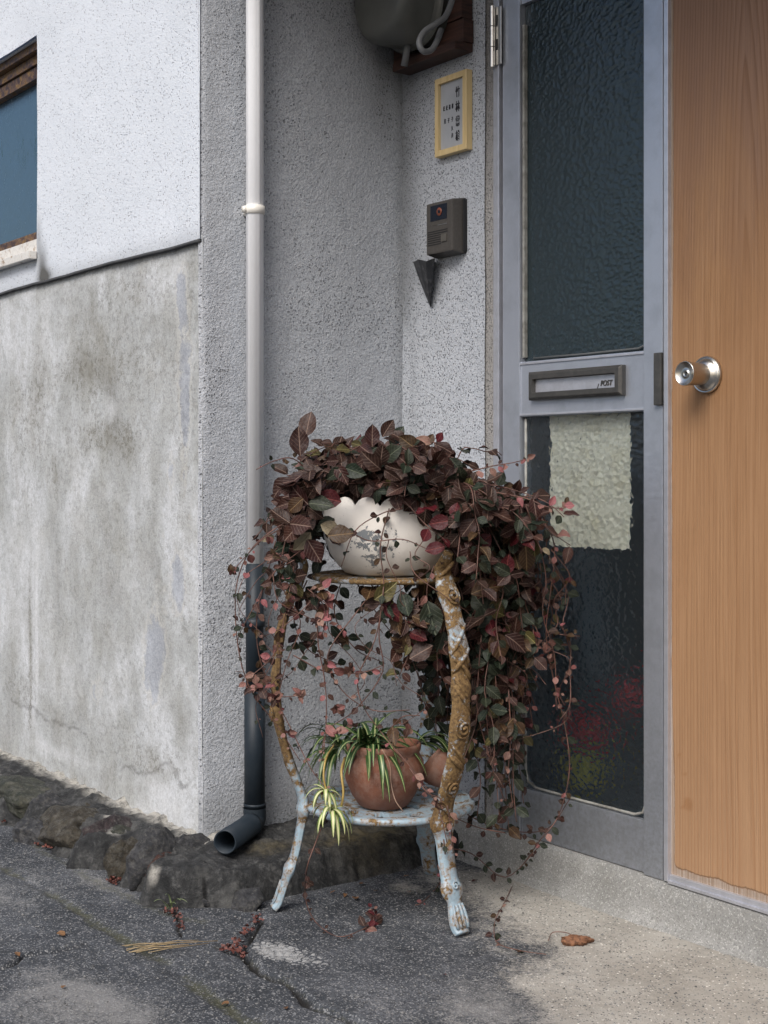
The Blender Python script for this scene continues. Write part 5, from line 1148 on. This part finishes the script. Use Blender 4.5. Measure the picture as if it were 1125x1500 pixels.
for q in ((468, 862, 2.46, 6, 0.022), (478, 878, 2.46, 6, 0.024), (470, 905, 2.46, 6, 0.024), (352, 985, 2.47, 4, 0.016), (368, 1008, 2.46, 6, 0.020), (402, 1022, 2.46, 7, 0.021), (438, 1020, 2.46, 5, 0.018), (408, 945, 2.46, 5, 0.019), (482, 970, 2.46, 5, 0.019), (508, 984, 2.46, 5, 0.021),
          (497, 1035, 2.46, 6, 0.020), (515, 1060, 2.46, 4, 0.019), (488, 1075, 2.46, 4, 0.022), (600, 1068, 2.46, 3, 0.018), (772, 672, 2.45, 4, 0.016), (826, 742, 2.46, 4, 0.017), (800, 960, 2.53, 4, 0.020), (786, 948, 2.53, 4, 0.024), (340, 838, 2.45, 4, 0.015), (400, 812, 2.45, 4, 0.018), (640, 1175, 2.41, 4, 0.016), (385, 1005, 2.46, 5, 0.020), (425, 1070, 2.47, 4, 0.016)):
    cluster(*q, PK)
MX = dict(maroon=0.45, bronze=0.2, crimson=0.06, green=0.2, olive=0.06)
for q in ((450, 695, 2.44, 6, 0.042), (445, 735, 2.44, 6, 0.044), (432, 768, 2.43, 6, 0.040), (425, 715, 2.45, 5, 0.040), (500, 680, 2.44, 5, 0.036), (560, 680, 2.44, 6, 0.040), (600, 684, 2.44, 6, 0.036), (640, 675, 2.45, 6, 0.036), (680, 740, 2.43, 5, 0.042), (720, 740, 2.44, 6, 0.042), (760, 780, 2.47, 5, 0.040), (700, 830, 2.44, 6, 0.044), (740, 840, 2.46, 6, 0.040)):
    cluster(*q, dict(maroon=0.72, green=0.15, bronze=0.08, crimson=0.05), vis=2.2)
for q in ((430, 850, 2.47, 5, 0.034), (455, 880, 2.48, 5, 0.030), (590, 950, 2.47, 6, 0.036), (600, 905, 2.47, 5, 0.040), (560, 890, 2.47, 5, 0.040), (640, 900, 2.52, 5, 0.042), (625, 850, 2.5, 5, 0.040), (640, 960, 2.6, 5, 0.034), (440, 940, 2.5, 5, 0.026), (500, 930, 2.55, 5, 0.026), (720, 900, 2.5, 6, 0.046), (760, 930, 2.52, 5, 0.040), (700, 990, 2.54, 5, 0.040), (750, 1000, 2.54, 5, 0.036), (690, 1060, 2.56, 5, 0.034)):
    cluster(*q, MX, vis=1.8)
for px, py, dd_, s, k, dx, dy in ((660, 762, 2.44, 0.040, 'crimson', -1, -0.1), (652, 800, 2.44, 0.036, 'crimson', -1, -0.15), (664, 760, 2.43, 0.030, 'crimson', 0.1, 1), (690, 800, 2.43, 0.044, 'maroon', -0.4, -1), (500, 735, 2.45, 0.046, 'crimson', -1, 0.3), (475, 690, 2.44, 0.050, 'maroon', -1, -.1), (448, 640, 2.46, 0.048, 'maroon', 0.2, 1),
                               (440, 668, 2.46, 0.052, 'maroon', -0.1, 1), (425, 700, 2.45, 0.046, 'maroon', -0.5, -0.6), (545, 655, 2.47, 0.040, 'maroon', 0, 1), (612, 660, 2.47, 0.042, 'bronze', -1, 0.6), (455, 780, 2.44, 0.044, 'cream', -0.5, -0.7), (470, 768, 2.44, 0.040, 'cream', 0.7, -0.3), (450, 790, 2.43, 0.048, 'maroon', 0.5, -0.6),
                               (480, 785, 2.42, 0.046, 'bronze', 1, 0.2), (770, 800, 2.5, 0.046, 'bronze', 0, -1), (700, 920, 2.5, 0.052, 'green', 0.5, 0.8), (725, 925, 2.5, 0.054, 'bronze', 0.1, -1), (740, 930, 2.48, 0.050, 'maroon', 1, -0.5), (725, 1080, 2.5, 0.048, 'bronze', 0.8, 0.8), (745, 1055, 2.5, 0.038, 'green', 0.1, -1), (560, 640, 2.47, 0.036, 'maroon', 0.6, 1), (690, 870, 2.46, 0.06, 'bronze', 0.8, 0.4), (625, 880, 2.46, 0.062, 'green', 0.2, -1), (560, 885, 2.46, 0.048, 'crimson', 0.8, -0.7), (548, 878, 2.455, 0.05, 'olive', 0.8, 0.5), (600, 965, 2.46, 0.048, 'maroon', 1, 0.5)):
    p = at(px, py, dd_); d = LATV * dx + Vector((0, 0, dy)) + rvec() * 0.15
    VL.append((leaf_matrix(p, d, TOCAM + rvec() * 0.35 + Vector((0, 0, 0.3)), s), s, k, 3.0))
for pts, r in STEMS:
    b = MB(); m_ = len(pts); b.tube(pts, [r * (1 - 0.4 * i / m_) for i in range(m_)], 5); b.obj('stem', stem_m, vine)
finish_leaves(VL, vine, 295)

# ================================================================== SPIDER PLANTS
def blade(parent, p0, d, length, wdt, droop, mat, twist=0.0):
    d = d.normalized(); n = 9; V = []; UV = []; Fc = []; p = Vector(p0); dirv = Vector(d)
    for i in range(n + 1):
        t = i / n; side = dirv.cross(Vector((0, 0, 1)))
        if side.length < 1e-3: side = Vector((1, 0, 0))
        side.normalize(); up = side.cross(dirv).normalized(); w_ = wdt * (min(1, 0.55 + t * 2.2)) * (1 - t ** 2.6) + 0.0003
        side = Matrix.Rotation(twist * t, 3, dirv) @ side
        for s in (-1, 0, 1): V.append(p + side * w_ * s + up * (0.25 * w_ * abs(s))); UV.append((0.5 + 0.5 * s, t))
        dirv = (dirv + G_ * droop / n * (0.5 + 2.2 * t)).normalized(); p = p + dirv * (length / n)
    for i in range(n):
        for j in range(2): a = i * 3 + j; Fc.append((a, a + 1, a + 4, a + 3))
    return obj('leaf', V, Fc, mat, parent, uv=UV)
sp0 = TC + Vector((0, 0, 0.108)) - DEPV * 0.0 - LATV * 0.028
spd = thing('spider_plant', 'striped green and cream spider plant arching out of the terracotta pot', 'spider plant', sp0)
for i in range(52):
    a = random.uniform(0, 2 * PI); el = random.uniform(0.10, 1.0); d = LATV * math.cos(a) * math.cos(el) + DEPV * math.sin(a) * math.cos(el) + Vector((0, 0, math.sin(el)))
    off = LATV * random.uniform(-0.02, 0.02) + DEPV * random.uniform(-0.02, 0.02)
    blade(spd, sp0 + off, d, random.uniform(0.075, 0.15), random.uniform(0.0045, 0.0065), random.uniform(0.9, 2.0), blade_m, random.uniform(-0.6, 0.6))
sp2 = at(498, 1098, 2.66); 
for i in range(34):
    a = random.uniform(0, 2 * PI); el = random.uniform(0.2, 1.2); d = LATV * math.cos(a) * math.cos(el) + DEPV * math.sin(a) * math.cos(el) + Vector((0, 0, math.sin(el)))
    blade(spd, sp2, d, random.uniform(0.09, 0.13), random.uniform(0.0042, 0.006), random.uniform(1.5, 2.8), blade_m, random.uniform(-0.6, 0.6))
for i in range(14):
    a = random.uniform(-1.0, 1.0); el = random.uniform(0.1, 0.9); d = LATV * math.cos(a) * math.cos(el) + DEPV * math.sin(a) * math.cos(el) + Vector((0, 0, math.sin(el)))
    blade(spd, at(610, 1090, 2.66), d, random.uniform(0.09, 0.13), random.uniform(0.0042, 0.006), random.uniform(1.5, 2.8), blade_m)
for (px, py, d0), nb, ln in (((486, 1186, 2.44), 16, 0.062), ((477, 1158, 2.45), 11, 0.052)):
    c = at(px, py, d0)
    for i in range(nb):
        a = 2 * PI * i / nb + random.uniform(-.2, .2); el = random.uniform(-0.3, 0.8); d = LATV * math.cos(a) * math.cos(el) + DEPV * math.sin(a) * math.cos(el) + Vector((0, 0, math.sin(el)))
        blade(spd, c, d, ln * random.uniform(0.7, 1.15), 0.0042, random.uniform(1.8, 3.4), blade_p)
b = MB(); b.tube(catmull([at(505, 1110, 2.52), at(500, 1130, 2.47), at(503, 1160, 2.46), at(500, 1182, 2.46)], 5), 0.0022, 6); b.obj('runner', runner_m, spd)
b = MB(); b.tube(catmull([at(490, 1090, 2.55), at(478, 1110, 2.47), at(474, 1135, 2.45), at(478, 1158, 2.45), at(486, 1186, 2.44)], 5), 0.0018, 6); b.obj('runner', runner_m, spd)
pts = []
for px, py in ((560, 1098), (571, 1120), (573, 1148), (579, 1172), (590, 1188)): pts.append(at(px, py, 2.488 if py < 1150 else 2.478))
b = MB(); b.tube(catmull(pts, 5), 0.0011, 6); b.obj('root', stem_p, spd)

# ================================================================== LITTER ON THE GROUND
def ground_leaf(px, py, s, kind, label, z=None):
    p = onZ(px, py, 0.004); 
    if z is not None: p = onZ(px, py, z)
    me = leafdata(random.randrange(len(VAR)), kind); o = bpy.data.objects.new('fallen_leaf', me); COL.objects.link(o)
    a = random.uniform(0, 2 * PI); mtx = leaf_matrix(p, Vector((math.cos(a), math.sin(a), 0.12)), Vector((random.uniform(-.3, .3), random.uniform(-.3, .3), 1)), s); o.matrix_local = mtx
    meta(o, label, 'fallen leaf', 'dead leaves scattered on the paving'); return o
for px, py, s, k, lb in ((568, 1277, 0.016, 'olive', 'yellowish fallen leaf nearest the rear leg of the stand'), (590, 1284, 0.012, 'dry', 'small orange fallen leaf just right of the yellowish one'),
    (527, 1295, 0.014, 'dry', 'orange fallen leaf beside the footing, between the stand legs'), (521, 1317, 0.018, 'dry', 'crumpled brown fallen leaf between the stand legs'), (484, 1308, 0.012, 'dry', 'small orange fallen leaf at the foot of the footing'),
    (507, 1309, 0.013, 'dry', 'thin brown fallen leaf just left of the crumpled one'), (600, 1307, 0.012, 'dry', 'small orange fallen leaf left of the ornate leg'), (548, 1305, 0.010, 'dry', 'tiny brown fallen leaf midway between the stand legs'),
    (691, 1291, 0.015, 'crimson', 'dark red fallen leaf right of the ornate leg'), (648, 1427, 0.010, 'pink', 'small pink fallen leaf alone on the dark paving in front of the stand'), (759, 1395, 0.013, 'dry', 'tan fallen leaf near the end of the ground runner'),
    (725, 1379, 0.011, 'pink', 'pink fallen leaf at the bend of the ground runner'), (84, 1366, 0.020, 'dry', 'tan chip on the asphalt at the left'), (22, 1395, 0.016, 'dry', 'brown chip beside the crack at the far left'),
    (420, 1478, 0.010, 'dry', 'orange speck of leaf below the long crack'), (336, 1470, 0.014, 'dry', 'tan straw chip on the mossy joint'), (90, 1447, 0.010, 'dry', 'orange speck of leaf on the lower left asphalt')):
    ground_leaf(px, py, s, k, lb)
# straw bundle
st = thing('straw_bundle', 'loose bundle of dry yellow straws lying on the dark paving', 'straw', onZ(240, 1388))
for i in range(15):
    a0 = onZ(random.uniform(178, 225), 1391 + random.uniform(-6, 6), 0.005); a1 = onZ(random.uniform(232, 290), 1385 + random.uniform(-5, 5), random.uniform(0.004, 0.012))
    if i < 3: a1 = onZ(random.uniform(290, 328), random.uniform(1377, 1382), 0.006)
    md = a0.lerp(a1, random.uniform(0.3, 0.7)) + Vector((random.uniform(-.004, .004), random.uniform(-.004, .004), 0.003))
    b = MB(); b.tube([a0, md, a1], 0.00065, 5); b.obj('straw', straw_m, st)
# dry clump
bm = bmesh.new(); bmesh.ops.create_icosphere(bm, subdivisions=4, radius=1)
V = np.array([v.co[:] for v in bm.verts]); Fc = [[v.index for v in f.verts] for f in bm.faces]; bm.free()
nn = fbm(V[:, 0] * 3 + 30, V[:, 1] * 3 + V[:, 2] * 2 + 30, 4, 77); c = onZ(844, 1378, 0.006)
V = V * (0.5 + 0.95 * nn)[:, None] * np.array([0.026, 0.012, 0.009]); ca, sa = math.cos(0.94), math.sin(0.94)
V = np.stack([V[:, 0] * ca - V[:, 1] * sa, V[:, 0] * sa + V[:, 1] * ca, V[:, 2]], 1) + np.array(c)
dc = thing('dry_clump', 'shrivelled brown dead leaf clump on the pale concrete', 'dead leaf', c)
m = M('dead_brown'); dead_m = m.out(m.ramp(m.noise(200, 4, 0.7), [(0.3, (0.06, 0.025, 0.012)), (0.7, (0.26, 0.12, 0.06))]), 0.8, m.bump(m.noise(300, 3), 0.002))
obj('dead_leaf', V, Fc, dead_m, dc)
b = MB(); b.tube(catmull([onZ(843, 1374, 0.012), onZ(832, 1367, 0.012), onZ(818, 1365, 0.010), onZ(808, 1367, 0.008), onZ(803, 1378, 0.005)], 5), 0.0008, 5); b.obj('stalk', stem_m, dc)
# red weeds in the cracks
def weed(name, label, pts, n, sz, mat=weed_m):
    mb = MB()
    for i in range(n):
        px, py = random.choice(pts); p = onZ(px + random.gauss(0, 4), py + random.gauss(0, 2.5), 0.004) + Vector((0, 0, random.uniform(0, 0.006)))
        for j in range(3):
            d = rvec(); d.z = abs(d.z) * 0.6; d.normalize(); s = d.orthogonal().normalized() * sz * 0.3; L = sz * random.uniform(0.5, 1.1)
            mb.add([p, p + d * L * 0.5 + s, p + d * L, p + d * L * 0.5 - s], [(0, 1, 2, 3)])
    o = mb.obj(name, mat, smooth=False); meta(o, label, 'weed', 'reddish weeds rooted in the cracks', 'stuff')
weed('red_weed', 'reddish weed at the fork of the long crack', [(328, 1390), (340, 1392), (350, 1386), (345, 1397), (356, 1402), (335, 1388)], 40, 0.009)
weed('red_weed', 'reddish weed sprigs in the short crack by the left foot', [(358, 1368), (365, 1362), (372, 1352), (378, 1346)], 26, 0.008)
weed('red_weed', 'reddish weed at the foot of the stone footing corner', [(250, 1338), (255, 1342), (262, 1348), (266, 1358)], 28, 0.008)
weed('red_weed', 'reddish weed strewn along the base of the stones at far left', [(48, 1228), (40, 1222), (55, 1236), (2, 1205), (70, 1245)], 34, 0.009)
weed('red_weed', 'small reddish weed between the middle stones', [(165, 1292)], 30, 0.008)
gs = thing('grass_sprig', 'pale green grass sprig growing at the footing corner', 'weed', onZ(246, 1330))
for k in range(6): 
    o = blade(gs, onZ(244 + k * 1.5, 1332, 0.0), LATV * random.uniform(-0.5, 0.6) + Vector((0, 0, 1)) - DEPV * 0.3, random.uniform(0.03, 0.055), 0.0016, 1.2, weedg_m)
# grit on the paving: nobody could count it
mb = MB()
for i in range(2600):
    px = random.uniform(-20, 1140); py = random.uniform(1240, 1520)
    p = onZ(px, py, 0.001)
    if p.y > D - 0.05 or (p.x < XL + 0.03 and p.y > YL - 0.05): continue
    s = random.choice((0.0010, 0.0013, 0.0018, 0.0026)) * random.uniform(0.6, 1.1)
    mb.add([p + Vector((s, 0, 0)), p + Vector((-s * 0.6, s, 0)), p + Vector((-s * 0.7, -s, 0)), p + Vector((0, 0, s * 0.9))], [(0, 1, 3), (1, 2, 3), (2, 0, 3)], random.choice((0, 0, 1)))
m = M('grit_pale'); g1_ = m.out((0.17, 0.17, 0.165), 0.9); m = M('grit_dark'); g2_ = m.out((0.06, 0.06, 0.06), 0.9)
o = mb.obj('grit', [g1_, g2_], smooth=False); meta(o, 'fine loose grit scattered over the paving', 'grit', None, 'stuff')
